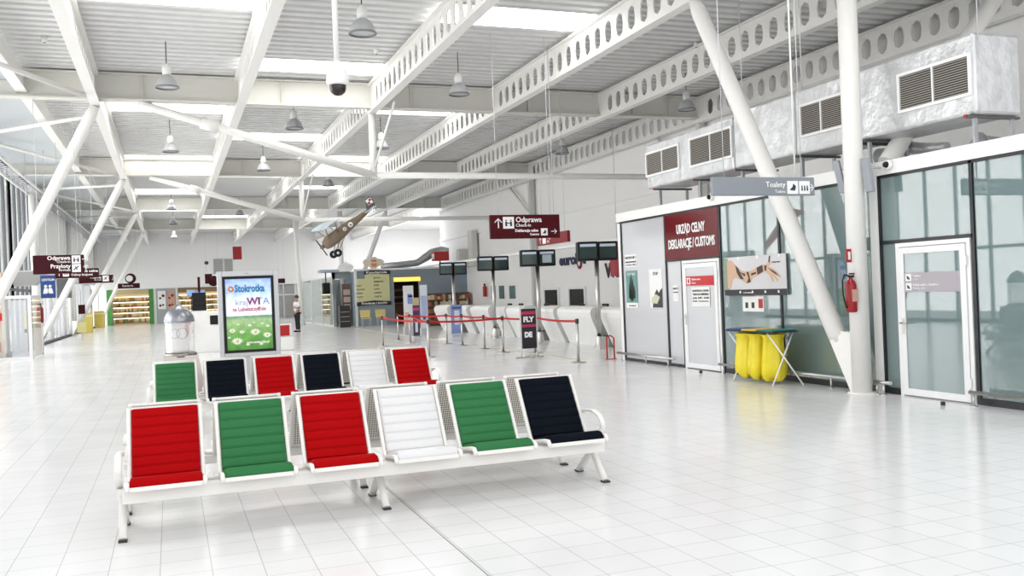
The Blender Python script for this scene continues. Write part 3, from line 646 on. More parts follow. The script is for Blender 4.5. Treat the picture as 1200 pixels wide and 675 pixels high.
# centre sign
Y = 19; a, b = at(574, 252, Y=Y), at(656.5, 277, Y=Y); W = b.x-a.x; Hh = a.z-b.z+.03
t = panel_sign('hanging_sign', 'large maroon sign reading Odprawa Check-in hung in the middle of the hall', a.x, b.x, Y, a.z-Hh, a.z, mat('maroon_mid', (.068, .0008, .005), .45, spec=.2))
arr(t, .19, -.18, .22, 90); picto(t, .30, -.045, .26, 'people')
text('Odprawa', .165, SIGNW, t, (.60, -.006, -.115), bold=.003); text('Check-in', .10, SIGNW, t, (.60, -.006, -.235), bold=.001)
text('Deklaracje celne', .085, SIGNW, t, (.58, -.006, -.355), bold=.003, width=.55); text('Customs', .07, SIGNW, t, (.93, -.006, -.44), bold=.002, width=.22)
picto(t, 1.20, -.31, .16, 'bag'); arr(t, 1.52, -.38, .14, 0)
# red sign parallel to the hall, behind the centre sign
t = thing('hanging_sign', 'smaller red sign just below and behind the large maroon Odprawa sign', 'hanging sign', (10, 24.5, 3.18))
MB().box(0, .08, -2.15, 0, -.30, 0).build('panel', mat('red_sign_side', (.20, .002, .006), .4, spec=.3), t)
for y in (-.3, -1.9): MB().tube((.04, y, 0), (.04, y, 4.18), .006, n=6).build('hanging_wire', ALU, t)
text('Wyjście', .14, SIGNW, t, (-.006, -.75, -.09), '-X', bold=.002); text('Exit', .10, SIGNW, t, (-.006, -.75, -.21), '-X')
arrow(MB(), .25, -.15, .2, 90, -.008, -.002, '-X').build('arrow', SIGNW, t); MB().box(-.006, 0, -.65, -.42, -.26, -.03).build('pictogram', SIGNW, t)
# left signs
Y = 24; a, b = at(38, 300.5, Y=Y), at(99, 320, Y=Y)
t = panel_sign('hanging_sign', 'dark maroon sign reading Odprawa and Przyloty, largest of the left cluster', a.x, b.x, Y, b.z, a.z+.02, MAROON)
h = a.z+.02-b.z
text('Odprawa', .13, SIGNW, t, (.80, -.006, -.075), bold=.003, align='RIGHT'); text('Check-in', .08, SIGNW, t, (.80, -.006, -.165), bold=.001, align='RIGHT')
text('Przyloty', .13, SIGNW, t, (.80, -.006, -.27), bold=.003, align='RIGHT'); text('Arrivals', .08, SIGNW, t, (.80, -.006, -.36), bold=.001, align='RIGHT')
picto(t, .83, -.02, .19, 'people'); picto(t, .83, -.225, .19, 'plane'); arr(t, 1.13, -.11, .15, 0); arr(t, 1.13, -.31, .15, 90)
Y = 31; a, b = at(64, 315.5, Y=Y), at(116, 325, Y=Y)
t = panel_sign('hanging_sign', 'maroon sign half hidden behind the Odprawa and Przyloty sign', a.x, b.x, Y, b.z, a.z, MAROON)
picto(t, .22, -.06, .17, 'wc'); arr(t, .12, -.14, .15, 90); text('Odprawa celna', .11, SIGNW, t, (.45, -.006, -.08), bold=.002, width=.75); text('Odloty krajowe', .10, SIGNW, t, (.45, -.006, -.19), bold=.001, width=.6)
Y = 38.6; a, b = at(92, 323, Y=Y), at(133, 331, Y=Y)
t = panel_sign('hanging_sign', 'maroon Przyloty sign, third and lowest of the left cluster', a.x, b.x, Y, b.z, a.z, MAROON)
text('Przyloty', .12, SIGNW, t, (.80, -.006, -.09), bold=.002, align='RIGHT'); text('Arrivals', .08, SIGNW, t, (.80, -.006, -.19), align='RIGHT'); picto(t, .84, -.03, .22, 'plane'); arr(t, 1.22, -.15, .16, 45)
Y = 62; a, b = at(138, 332.5, Y=Y), at(164, 337.5, Y=Y)
t = panel_sign('hanging_sign', 'small maroon sign with a round badge far off before the grocery shop', a.x, b.x, Y, b.z, a.z, MAROON)
text('Kawiarnia', .16, SIGNW, t, (.25, -.006, -.15), bold=.001); MB().lathe([(0, -.02), (.32, -.02), (.32, .05), (0, .05)], 20, (.75, 0, .30), 'y').build('round_badge', MAROON, t); MB().lathe([(0, -.03), (.2, -.03), (.2, -.02)], 20, (.68, 0, .30), 'y').build('badge_mark', SIGNW, t)
Y = 60; a, b = at(240, 323, Y=Y), at(258, 332, Y=Y)
t = panel_sign('hanging_sign', 'small maroon and white sign with an oval far off left of the poster display', a.x, b.x, Y, b.z, a.z+.1, MAROON)
MB().lathe([(0, -.06), (.33, -.06), (.33, -.02)], 20, (.5, 0, -.45), 'y').build('oval_badge', MAROON, t); MB().box(.42, .8, -.03, -.01, -.3, -.02).build('white_field', SIGNW, t)
t = panel_sign('hanging_sign', 'small red sign box hung above the grey wall vents', at(273, 290, Y=70).x, at(283, 290, Y=70).x, 70, at(273, 304, Y=70).z, at(273, 289, Y=70).z, mat('far_sign_red', (.25, .005, .01), .5), th=.5)
t = panel_sign('hanging_sign', 'tiny maroon sign right of the poster display before the glass doors', at(326, 327, Y=66).x, at(334, 327, Y=66).x, 66, at(326, 332, Y=66).z, at(326, 326.5, Y=66).z, MAROON)
# toilet sign
Y = 10; a, b = at(835, 208, Y=Y), at(955, 229, Y=Y); a.z = at(895, 208, Y=Y).z; zb = at(895, 229, Y=Y).z
t = panel_sign('toilet_hanging_sign', 'long grey sign reading Toalety Toilets hung before the office box', a.x, b.x, Y, zb, a.z+.005, mat('toilet_sign_grey', (.25, .27, .30), .45), th=.06)
W = b.x-a.x; MB().tube((W*.82, .03, 0), (W*.82, .03, 3.6), .012, n=8).build('hanging_rod', STEEL, t)
text('Toalety', .10, SIGNW, t, (W*.70, -.006, -.10), bold=.001, align='RIGHT'); text('Toilets', .06, SIGNW, t, (W*.70, -.006, -.19), align='RIGHT'); picto(t, W*.72, -.05, .17, 'bag'); picto(t, W*.84, -.05, .17, 'wc'); arr(t, W*.955, -.135, .12, 0)
# dome camera on a long pole
Y = 10.5; p = at(395.5, 92, Y=Y)
t = thing('dome_camera', 'white dome camera on a long pole hanging from the roof', 'security camera', (p.x, Y, p.z))
MB().tube((0, 0, .2), (-.0, 0, 6.47-p.z), .032, n=14).build('pole', WHITE, t)
MB().lathe([(0, .21), (.035, .21), (.04, .16), (.10, .10), (.125, .03), (.13, -.02), (.13, -.06), (.11, -.08), (0, -.08)], 24).build('housing', WHITE, t)
MB().lathe([(.095, -.075), (.095, -.12), (.08, -.16), (.045, -.19), (0, -.2)], 20).build('lens_dome', mat('smoked_dome', (.02, .01, .01), .08), t); pass
# high-bay lamps
def lamp(px, py, label, first=[None]):
    p = at(px, py, Z=6.3)
    if first[0]: return dup(first[0], (p.x, p.y, 6.3), label)
    t = thing('pendant_lamp', label, 'pendant lamp', (p.x, p.y, 6.3)); first[0] = t
    MB().lathe([(.235, 0), (.24, .02), (.21, .12), (.15, .22), (.08, .27), (0, .28)], 24).build('lamp_shade', mat('lamp_grey', (.42, .43, .44), .35), t)
    MB().lathe([(.245, .025), (.255, .0), (.23, -.012), (.225, .02)], 24).build('rim', mat('lamp_rim', (.2, .2, .2), .4), t)
    MB().lathe([(0, .03), (.225, .025)], 24).build('lens', mat('lamp_lens', (.6, .62, .64), .15), t)
    MB().lathe([(0, .27), (.085, .27), (.10, .36), (.085, .46), (.03, .52), (0, .52)], 16).build('ballast_housing', mat('lamp_top_white', (.78, .78, .76), .5), t)
    MB().tube((0, 0, .5), (0, 0, 1.06), .010, n=8).build('hanging_cord', DARK, t)
    return t
for px, py, lab in [(196, 103, 'left of the dome camera, before the nearest girder'), (425, 40, 'right of the dome camera pole at the top edge'), (538, 111, 'right of the dome camera, before the nearest girder'), (345, 151, 'just beyond the nearest girder below the dome camera'), (200, 178, 'beyond the diagonal tie, left part of the roof'), (447, 174, 'beside the drop post of the nearest tie'), (659, 180, 'above the long right wall'), (805, 129, 'just left of the foil ducts and leaning column'), (309, 200, 'between the two nearest girders, beyond the tie'), (201, 246, 'before the third girder, left part of the roof'), (385, 218, 'above the model plane'), (281, 252, 'small and far, left of the second drop post'), (203, 263, 'second smallest of the far left row of lamps'), (204, 279, 'smallest and farthest of the left row of lamps')]:
    lamp(px, py, f'grey bell-shaped pendant lamp {lab}')
for px, py, lab in [(52, 46, 'in the left roof bay'), (441, 60, 'right of the dome camera pole'), (816, 52, 'left of the leaning column')]:
    p = at(px, py, Z=7.26); t = thing('smoke_detector', f'small white smoke detector on the roof deck {lab}', 'smoke detector', (p.x, p.y, 7.22)); MB().lathe([(0, .1), (.06, .1), (.06, .02), (.04, -.02), (0, -.03)], 16).build('detector_body', WHITE, t); MB().lathe([(0, -.025), (.03, -.03), (0, -.04)], 12).build('sensor', DARK, t)
for px, y0, lab in ((645, 19.5, 'before the large maroon sign'), (640, 34, 'left of the monitor poles')):
    p = at(px, 150, Y=y0); tag(MB().tube((p.x, y0, 3.4 if y0 > 30 else 3.4), (p.x, y0, 7.38), .008, n=6).build('hanging_wire', ALU), f'thin wire hanging from the roof {lab}', 'wire')

# model aeroplane
NO = at(376, 291, Y=30); TA = at(440, 244, Y=30)
ax = (TA-NO); L = ax.length
t = bpy.data.objects.new('model_aeroplane', None); COL.objects.link(t); tag(t, 'brown model aeroplane with red and white squares, hung nose down over the cafe', 'model plane')
fx = ax.normalized(); fy = Vector((.10, 1, .12)); fy = (fy-fx*fy.dot(fx)).normalized(); fz = fx.cross(fy)
mt = Matrix.Identity(4)
for i in range(3): mt[i][0] = fx[i]; mt[i][1] = fy[i]; mt[i][2] = fz[i]; mt[i][3] = NO[i]
t.matrix_world = mt
BROWN = mat('fuselage_brown', (.20, .15, .10), .45, noise=.15, scale=5); GWING = mat('wing_grey', (.42, .50, .56), .5)
st = [(.10, .03, 0), (.16, .15, .0), (.30, .20, .01), (.60, .22, .03), (1.0, .19, .05), (1.5, .12, .06), (L-.05, .03, .08)]
vs = []; n = 14
for x, r, zc in st:
    for k in range(n):
        a = 2*math.pi*k/n; c, q = math.cos(a), math.sin(a); vs.append((x, math.copysign(abs(c)**.7, c)*r*.75, zc+math.copysign(abs(q)**.7, q)*r))
mb = MB().add(vs, [(j*n+i, j*n+(i+1) % n, (j+1)*n+(i+1) % n, (j+1)*n+i) for j in range(len(st)-1) for i in range(n)], True); mb.f += [tuple(range(n)), tuple(range((len(st)-1)*n, len(st)*n))]; mb.sm += [False]*2
mb.build('fuselage', BROWN, t)
MB().box(.35, .95, -.12, .12, .22, .25).build('cockpit_rim', mat('cockpit', (.55, .56, .58), .4), t); MB().box(.95, 1.9, -.06, .06, .16, .20).build('spine', mat('spine_pale', (.62, .6, .56), .5), t)
def wing(y0, y1, name='wing'):
    prof = [(.30, .50), (.34, .53), (.5, .545), (.78, .52), (.86, .50), (.6, .495)]; mb = MB(); n = len(prof); ys = [y0, y1]
    v2 = [(x+(.06 if yy in (min(ys, key=lambda q: -abs(q)),) else 0), yy, z-.02) for yy in ys for x, z in prof]
    mb.add(v2, [(k, (k+1) % n, n+(k+1) % n, n+k) for k in range(n)]+[tuple(range(n)), tuple(range(n, 2*n))]); return mb.build(name, GWING, t, bevel=.01)
wing(.05, 1.9)
wing(-.05, -1.0)
for y in (.9, -.7):
    for x in (.38, .75): MB().tube((x, math.copysign(.13, y), .1), (x, y, .49), .015, n=6).build('strut', BROWN, t)
def checker(nm, org, u, v, s):
    mb = MB(); mr = MB(); o_ = Vector(org); u = Vector(u)*s; v = Vector(v)*s; nn = u.cross(v).normalized()*.019
    for e in (-1, 1):
        mb.add([o_+nn*e-u-v, o_+nn*e+u-v, o_+nn*e+u+v, o_+nn*e-u+v], [(0, 1, 2, 3)])
        mr.add([o_+nn*e*1.15, o_+nn*e*1.15+u*.85, o_+nn*e*1.15+u*.85+v*.85, o_+nn*e*1.15+v*.85], [(0, 1, 2, 3)]); mr.add([o_+nn*e*1.15, o_+nn*e*1.15-u*.85, o_+nn*e*1.15-u*.85-v*.85, o_+nn*e*1.15-v*.85], [(0, 1, 2, 3)])
    w_ = mb.build('white_square', SIGNW, t, solid=.003); mr.build('red_squares', RED, w_, solid=.002)
MB().prism([(L-.30, .10), (L-.12, .42), (L+.05, .44), (L+.10, .28), (L+.04, .05), (L-.05, .02)], -.015, .015, 'y').build('tail_fin', mat('fin_grey', (.10, .095, .09), .5), t)
checker('c', (L-.04, -.0, .30), (1, 0, 0), (0, 0, 1), .095)
for q in (.018,): pass
MB().prism([(L-.35, -.45), (L-.05, -.5), (L-.0, 0), (L-.05, .5), (L-.35, .45), (L-.42, 0)], .075, .10, 'z').build('tailplane', GWING, t)
checker('c', (.60, 1.55, .466), (1, 0, 0), (0, 1, 0), .12)
for x, r in ((1.22, .085), (.98, .065)):
    MB().lathe([(0, -.155), (r, -.155), (r, -.13)], 18, (x, 0, .06), 'y').build('white_roundel', SIGNW, t); MB().lathe([(0, -.160), (r*.4, -.160), (r*.4, -.155)], 12, (x, 0, .06), 'y').build('roundel_centre', BROWN, t)
MB().obox((.03, 0, 0), (1, 0, 0), (0, 1, 0), (0, 0, 1), .03, .07, .62).build('propeller', BLACK, t); MB().lathe([(0, -.03), (.05, .02), (.07, .1), (.0, .1)], 12, axis='x').build('spinner', BROWN, t)
dn = fx.x*Vector((0, 0, 1)); loc_down = Vector((fx.z, 0, 0))
down = Vector((fx.dot(Vector((0, 0, -1))), 0, fz.dot(Vector((0, 0, -1)))))
for y, x0 in ((-.22, .62), (.22, .55)):
    w0 = Vector((x0, y, 0))+down*.52
    MB().tube((x0-.05, y*.5, -.15), w0, .015, n=6).tube((x0+.3, y*.5, -.1), w0, .012, n=6).build('landing_strut', BROWN, t)
    MB().lathe([(.03, -.03), (.11, -.03), (.13, -.02), (.13, .02), (.11, .03), (.03, .03)], 20, w0, 'y').build('wheel', BLACK, t); MB().lathe([(0, -.032), (.045, -.034), (.045, .034), (0, .032)], 14, w0, 'y').build('wheel_hub', ALU, t)
mi = mt.inverted()
for x in (.5, 1.7):
    a = Vector((x, 0, .2)); up = mi.to_3x3() @ Vector((0, 0, 1)); MB().tube(a, a+up*(7.36-(mt @ a).z), .004, n=5).build('hanging_wire', ALU, t)

# ================================================================== POSTER DISPLAY, BIN, INFO DESK
Y = 20; a, b = at(254.5, 318.5, Y=Y), at(328.5, 416, Y=Y); cx = (a.x+b.x)/2; W = at(328, 370, Y=Y).x-at(256.5, 370, Y=Y).x
t = thing('poster_display', 'free-standing grey poster display with flower meadow advert behind the farther bench', 'display', (cx, Y, 0))
z0, z1 = at(290, 416, Y=Y).z, at(290, 317.5, Y=Y).z; h = W/2; g = .10
CASE = mat('display_grey', (.50, .51, .53), .35, .3)
f = MB().box(-h, -h+g, -.05, .15, z0-.35, z1).box(h-g, h, -.05, .15, z0-.35, z1).box(-h+g, h-g, -.05, .15, z1-g*1.1, z1).box(-h+g, h-g, -.05, .15, z0-.02, z0+.06).box(-h+g, h-g, .0, .15, z0+.06, z1-g*1.1)
f.build('display_case', CASE, t, bevel=.01)
k = .055; MB().box(-h+g, -h+g+k, -.055, -.0, z0+.06, z1-g*1.1).box(h-g-k, h-g, -.055, -.0, z0+.06, z1-g*1.1).box(-h+g+k, h-g-k, -.055, 0, z1-g*1.1-k, z1-g*1.1).box(-h+g+k, h-g-k, -.055, 0, z0+.06, z0+.06+k).build('black_frame', BLACK, t)
MB().box(-h-.02, h+.02, -.12, .22, 0, .10).build('base_plinth', CASE, t); MB().box(-h+.05, h-.05, 0, .12, .10, z0).build('lower_panel', CASE, t)
def poster_mat():
    m = bpy.data.materials.new('meadow_poster'); m.use_nodes = True; nt = m.node_tree; b_ = nt.nodes['Principled BSDF']; b_.inputs['Roughness'].default_value = .15
    tc = nt.nodes.new('ShaderNodeTexCoord'); sp = nt.nodes.new('ShaderNodeSeparateXYZ'); nt.links.new(tc.outputs['Generated'], sp.inputs[0])
    cr = nt.nodes.new('ShaderNodeValToRGB'); e = cr.color_ramp.elements; e[0].position = 0; e[0].color = (.07, .22, .04, 1); e[1].position = 1; e[1].color = (.28, .40, .74, 1)
    for p_, c_ in ((.22, (.12, .30, .06, 1)), (.42, (.28, .42, .20, 1)), (.47, (.10, .22, .13, 1)), (.49, (.72, .80, .88, 1)), (.62, (.70, .74, .86, 1)), (.8, (.42, .54, .82, 1))): q = e.new(p_); q.color = c_
    nt.links.new(sp.outputs['Z'], cr.inputs[0]); n_ = nt.nodes.new('ShaderNodeTexNoise'); n_.inputs['Scale'].default_value = 9; n_.inputs['Detail'].default_value = 5; nt.links.new(tc.outputs['Object'], n_.inputs['Vector'])
    mx = nt.nodes.new('ShaderNodeMix'); mx.data_type = 'RGBA'; mx.blend_type = 'OVERLAY'; mx.inputs[0].default_value = .6; nt.links.new(cr.outputs[0], mx.inputs[6]); nt.links.new(n_.outputs['Fac'], mx.inputs[7]); nt.links.new(mx.outputs[2], b_.inputs['Base Color'])
    nt.links.new(mx.outputs[2], b_.inputs['Emission Color']); b_.inputs['Emission Strength'].default_value = .35
    return m
pz0, pz1 = z0+.06+k, z1-g*1.1-k; ph = pz1-pz0; pw = h-g-k
MB().box(-pw, pw, -.03, -.012, pz0, pz1).build('advert_poster', poster_mat(), t)
BLUE = mat('logo_blue', (.02, .22, .42), .4); PURP = mat('poster_purple', (.30, .03, .16), .4); PINK = mat('poster_pink', (.55, .05, .12), .4); GRY = mat('poster_grey_script', (.3, .36, .48), .4)
ORG = mat('logo_orange', (.8, .3, .12), .5)
X_ = lambda f_: -pw+2*pw*f_
Z_ = lambda f_: pz1-ph*f_
text('Stokrotka', .21, BLUE, t, (X_(.20), -.034, Z_(.14)), bold=.009, width=2*pw*.66)
mb = MB()
for i in range(9):
    a_ = 2*math.pi*i/9; mb.lathe([(0, -.036), (.022, -.036), (.022, -.031)], 8, (X_(.12)+.045*math.cos(a_), 0, Z_(.14)+.045*math.sin(a_)), 'y')
mb.build('logo_flower', ORG, t)
text('kraj', .17, GRY, t, (X_(.20), -.034, Z_(.335))); text('WI', .21, PURP, t, (X_(.46), -.034, Z_(.325)), bold=.006); text('TA', .21, GRY, t, (X_(.67), -.034, Z_(.325)))
text('na Lubelszczyźnie', .12, PINK, t, (X_(.14), -.034, Z_(.43)), bold=.003, width=2*pw*.73)
text('www.stokrotka.pl', .07, SIGNW, t, (X_(.42), -.034, Z_(.90)), bold=.002, width=2*pw*.5)
text('ams', .035, INK, t, (-.05, -.054, z1-.05))
DY = mat('daisy_white', (.85, .86, .82), .5); DC = mat('daisy_yellow', (.75, .65, .12), .5)
for i, (fx_, fz_, r) in enumerate([(.22, .88, .13), (.62, .76, .12), (.12, .73, .08), (.33, .75, .065), (.88, .81, .10), (.5, .66, .05), (.25, .64, .035), (.78, .64, .04), (.9, .68, .05), (.45, .93, .05), (.74, .93, .05), (.05, .82, .04), (.6, .62, .03)]):
    mb = MB(); cx_, cz_ = X_(fx_), Z_(fz_); pts = []
    for j in range(24): a_ = 2*math.pi*j/24; q = r*(1 if j % 2 == 0 else .62)*(1 if math.sin(a_) > -.2 else .8); pts.append((cx_+q*math.cos(a_), cz_+q*.72*math.sin(a_)))
    pts = [(min(max(x, -pw), pw), z) for x, z in pts]
    d_ = mb.prism(pts, -.0345, -.0305, 'y').build('daisy_picture', DY, t)
    MB().lathe([(0, -.036), (r*.26, -.036), (r*.26, -.034)], 10, (min(cx_, pw-.03), 0, cz_+r*.06), 'y').build('daisy_centre', DC, d_)

# donation column: steel pedestal, clear cylinder, silver pointed dome
Y = 16; p = at(211, 400, Y=Y)
t = thing('collection_column', 'clear cylinder with silver pointed dome on a steel pedestal, left of the poster display', 'collection box', (p.x, Y, 0))
zr = at(211, 414, Y=Y).z; zc = at(211, 377, Y=Y).z; zt = at(211, 357, Y=Y).z
MB().add([(-.36, -.34, 0), (.40, -.34, 0), (.40, .34, 0), (-.36, .34, 0), (-.26, -.25, zr-.03), (.27, -.25, zr-.03), (.27, .27, zr-.03), (-.26, .27, zr-.03)], [(0, 1, 5, 4), (1, 2, 6, 5), (2, 3, 7, 6), (3, 0, 4, 7), (4, 5, 6, 7)]).build('pedestal', mat('pedestal_steel', (.42, .38, .36), .3, .8), t)
MB().lathe([(.20, zr-.06), (.26, zr-.06), (.26, zr), (.235, zr+.02), (.215, zr)], 32).build('steel_ring', mat('ring_steel', (.30, .28, .26), .25, 1), t)
MB().lathe([(.225, zr), (.225, zc)], 40).build('clear_cylinder', glass_mat('acrylic', (.97, .97, .97), (.85, .86, .87), .35, .03, .6), t)
MB().lathe([(.235, zc-.01), (.24, zc+.02), (.225, zc+.09), (.17, zc+.18), (.09, zc+.24), (.03, zc+.28), (.0, zt+.01)], 36).build('silver_dome', mat('dome_silver', (.30, .31, .34), .28, .8), t)
for x_, r, m in ((-.075, .075, INK), (.035, .085, INK)):
    mb = MB(); zz = (zr+zc)/2+.07; n = 28
    for k_ in range(n):
        a_ = 2*math.pi*k_/n; X2 = x_+r*math.cos(a_); mb.obox((X2, -math.sqrt(max(.0001, .228**2-X2*X2)), zz+r*math.sin(a_)), (1, 0, 0), (0, 1, 0), (0, 0, 1), .008 if x_ > 0 else .006, .004, .016 if k_ % 2 == 0 else .009)
    mb.build('ring_logo', m, t)

# info counter beyond
t = thing('info_counter', 'white service counter beyond the clear collection column', 'counter', (1.35, 31.5, 0))
MB().box(-.75, .60, 0, .8, 0, 1.34).build('counter_body', WHITE, t, bevel=.02); MB().box(-1.0, -.72, -.2, .9, .98, 1.04).build('red_ledge', RED, t); MB().box(-.9, -.78, -.1, -.0, .60, .98).build('red_bracket', RED, t)
MB().box(-.15, .25, -.02, .0, .9, 1.2).build('dark_screen', BLACK, t)
t = thing('notice_board', 'black screen standing on the white service counter', 'screen', (.9, 31.9, 1.345)); MB().box(-.22, .22, 0, .06, .02, .62).build('panel', BLACK, t); MB().box(-.25, .25, -.03, .1, 0, .02).build('foot', WHITE, t)
for k_, px in enumerate((224, 235)):
    p = at(px, 343, Y=32.7); t = thing('small_screen', f'small blue lit screen above the white service counter, {"left" if k_ == 0 else "right"} one of two', 'screen', (p.x, 32.7, p.z-.1))
    MB().box(-.14, .14, 0, .04, -.02, .20).build('screen_case', mat('screen_case', (.4, .42, .45), .5), t); MB().box(-.1, .1, -.004, 0, .02, .16).build('screen_face', mat('screen_blue', (.1, .25, .6), .3, emit=(.15, .35, .8), estr=.5), t); MB().tube((0, .03, .1-p.z), (0, .03, -.02), .015).build('stem', BLACK, t)
t = thing('hall_screen_post', 'slim dark red post above the service counter', 'post', (at(233, 333, Y=32.6).x, 32.6, 0)); MB().tube((0, 0, 0), (0, 0, 2.5), .025).build('pole', DARK, t); MB().box(-.04, .04, -.03, .03, 2.0, 2.5).build('marker', MAROON, t)
for x0, x1, y0, y1, lab in ((244, 256, 368, 386, 'dark backed white armchair seen past the service counter'), (330, 336, 380, 398, 'red edged white armchair right of the poster display')):
    c_ = mat('x', (0, 0, 0)) if False else (DARK if x0 < 300 else RED)
    Yc = 34 if x0 < 300 else 30; a, b = at(x0, y0, Y=Yc), at(x1, y1, Y=Yc)
    t = thing('armchair', lab, 'armchair', ((a.x+b.x)/2, Yc, 0)); MB().box(-.3, .3, 0, .55, .0, .42).build('seat_block', WHITE, t, bevel=.03); MB().box(-.3, .3, .45, .6, .42, a.z).build('backrest', WHITE, t, bevel=.03); MB().box(-.22, .22, .43, .45, .45, a.z-.05).build('back_pad', c_, t)
for y_, x_ in ((33, 2.2), (33, .2)):
    t = thing('white_bench_block', f'low white seat block {"right" if x_ > 1 else "left"} of the service counter', 'seat', (x_, y_, 0)); MB().box(-.35, .35, 0, .6, .0, .45).build('seat_block', WHITE, t, bevel=.03); MB().box(-.35, .35, .5, .62, .45, .8).build('backrest', WHITE, t, bevel=.02)

# ================================================================== CHECK-IN
for i, (x, y, z, px0, px1) in enumerate([(10.56, 21.8, 0, 674, 719), (10.5, 25.8, 0, 611, 643), (10.5, 29.9, 0, 563, 588), (10.6, 35, 0, 525, 546)]):
    lab = ['nearest, beside the customs office', 'second nearest', 'third nearest', 'farthest'][i]
    t = thing('monitor_pole', f'steel pole carrying two black check-in monitors, {lab}', 'monitor pole', (x, y, 0))
    MB().lathe([(.16, 0), (.13, .05), (.085, .30), (.085, .34)], 20).build('pole_foot', CHROME, t); MB().tube((0, 0, .3), (0, 0, 2.4), .062, n=16).build('pole', CHROME, t)
    for sx in (-1, 1):
        ang = -.25; dx, dy = math.cos(ang), math.sin(ang)
        cxm = sx*.285
        mo = MB().obox((cxm, -.04, 2.58), (dx, dy, 0), (-dy, dx, 0), (0, 0, 1), .54, .32, .50).build('monitor', BLACK, t, bevel=.03)
        sc = MB(); c0 = Vector((cxm, -.04, 2.58))+Vector((dy, -dx, 0))*.165
        sc.obox(c0, (dx, dy, 0), (-dy, dx, 0), (0, 0, 1), .44, .008, .38).build('screen', mat('crt_green', (.03, .055, .05), .12), mo)
        MB().obox(c0+Vector((dy, -dx, 0))*.004+Vector((0, 0, .15)), (dx, dy, 0), (-dy, dx, 0), (0, 0, 1), .42, .006, .07).build('caption_strip', mat('crt_strip', (.35, .4, .48), .3, emit=(.4, .45, .55), estr=.3), mo)
        if i == 1 and sx == 1: MB().obox(c0+Vector((dy, -dx, 0))*.004+Vector((0, 0, -.03)), (dx, dy, 0), (-dy, dx, 0), (0, 0, 1), .28, .006, .24).build('screen_window', mat('crt_window', (.3, .34, .38), .3, emit=(.4, .45, .5), estr=.2), mo)
def desk(y0, y1, label, xo=10.95):
    t = thing('check_in_desk', label, 'check-in desk', (xo, (y0+y1)/2, 0)); h = (y1-y0)/2
    pr = [(.02, 1.10), (-.10, 1.08), (-.18, 1.02), (-.21, .93), (-.19, .82), (-.10, .60), (.02, .34), (.12, .12), (.17, 0)]
    sh = [(.30, 1.10)]+pr+[(.27, 0), (.22, .14), (.10, .42), (-.02, .68), (-.06, .86), (.0, .97), (.30, .99)]
    MB().prism(sh, -h, h, 'y').build('curved_front', WHITE, t)
    side = pr+[(.60, 0), (.60, 1.05), (.30, 1.10)]
    MB().prism([(x+.012, z*.985) for x, z in side], -h+.015, -h+.06, 'y').build('side_panel', mat('desk_side', (.62, .62, .60), .5), t)
    MB().box(.25, .75, -h+.07, h, 0, .98).build('desk_body', mat('desk_grey', (.30, .30, .29), .6), t)
    MB().box(.30, .9, -h+.05, h, .99, 1.04).build('worktop', mat('dark_top', (.06, .06, .06), .4), t)
    return t
DK = [(22.7, 25.0, 'wide white curved check-in desk nearest the customs office'), (25.3, 26.5, 'narrow white curved check-in desk beside the nearest wide desk'), (20.9, 22.1, 'white curved check-in desk partly hidden by the customs office corner'), (27.9, 29.4, 'white curved check-in desk left of the black advert stand, right one of its pair'), (29.6, 30.8, 'white curved check-in desk beside the third monitor pole, left one of its pair'), (31.3, 33.4, 'white curved check-in desk left of the third monitor pole'), (33.9, 34.9, 'narrow white curved check-in desk beside the fourth monitor pole'), (36.5, 38.5, 'farthest white curved check-in desk behind the blue advert stand')]
for y0, y1, lab in DK: desk(y0, y1, lab)
for y, lab in ((27.2, 'between the black advert stand and the wide desk'), (31.05, 'between the middle desks'), (22.4, 'left of the customs office'), (35.6, 'behind the fourth monitor pole')):
    t = thing('baggage_scale', f'low grey baggage conveyor {lab}', 'conveyor', (11.35, y, 0)); MB().box(-.35, 1.2, -.24, .24, 0, .28).build('conveyor_body', mat('conveyor_grey', (.33, .32, .30), .5), t, bevel=.02); MB().box(-.3, 1.15, -.2, .2, .28, .30).build('belt', DARK, t); MB().box(.2, .6, -.2, .2, .30, .62).build('keypad_box', BLACK, t, bevel=.02)
for y, px in ((26.6, 645), (24.9, 672), (29.5, 599), (32.0, 575), (33.2, 560)):
    t = thing('desk_chair', f'black office chair behind the check-in desks at about {["", ""][0]}the place below the wall openings', 'chair', (12.1, y, 0), group='black office chairs behind the check-in desks')
    t['label'] = 'black office chair behind the white check-in desks'
    MB().box(-.22, .22, -.22, .22, .44, .52).build('seat', DARK, t, bevel=.03); MB().box(.17, .24, -.2, .2, .60, 1.12).build('backrest', DARK, t, bevel=.03); MB().tube((0, 0, .06), (0, 0, .45), .03).build('column', DARK, t); MB().tube((.2, 0, .5), (.2, 0, .75), .02).build('back_support', DARK, t)
    for k_ in range(5): a_ = k_*1.2566; MB().tube((0, 0, .08), (.26*math.cos(a_), .26*math.sin(a_), .04), .02, n=8).build('base_arm', DARK, t)
for px0, px1, py0, py1, n_, lab in ((638, 655, 340, 380, 1, 'left'), (667, 686, 339, 382, 2, 'right')):
    a, b = at(px0, py0, X=15.44), at(px1, py1, X=15.44)
    o = struct(f'window_{30+n_}', MB().box(15.42, 15.5, b.y-.1, b.y, .9, a.z).box(15.42, 15.5, a.y, a.y+.1, .9, a.z).box(15.42, 15.5, b.y-.1, a.y+.1, a.z, a.z+.1), FRW, f'dark baggage opening in the right wall, {lab} one of two'); MB().box(15.46, 15.49, b.y, a.y, .9, a.z).build('pane', BLACK, o)
for px, lab in ((520+61, 'left'), (587, 'middle'), (599, 'right')):
    pass
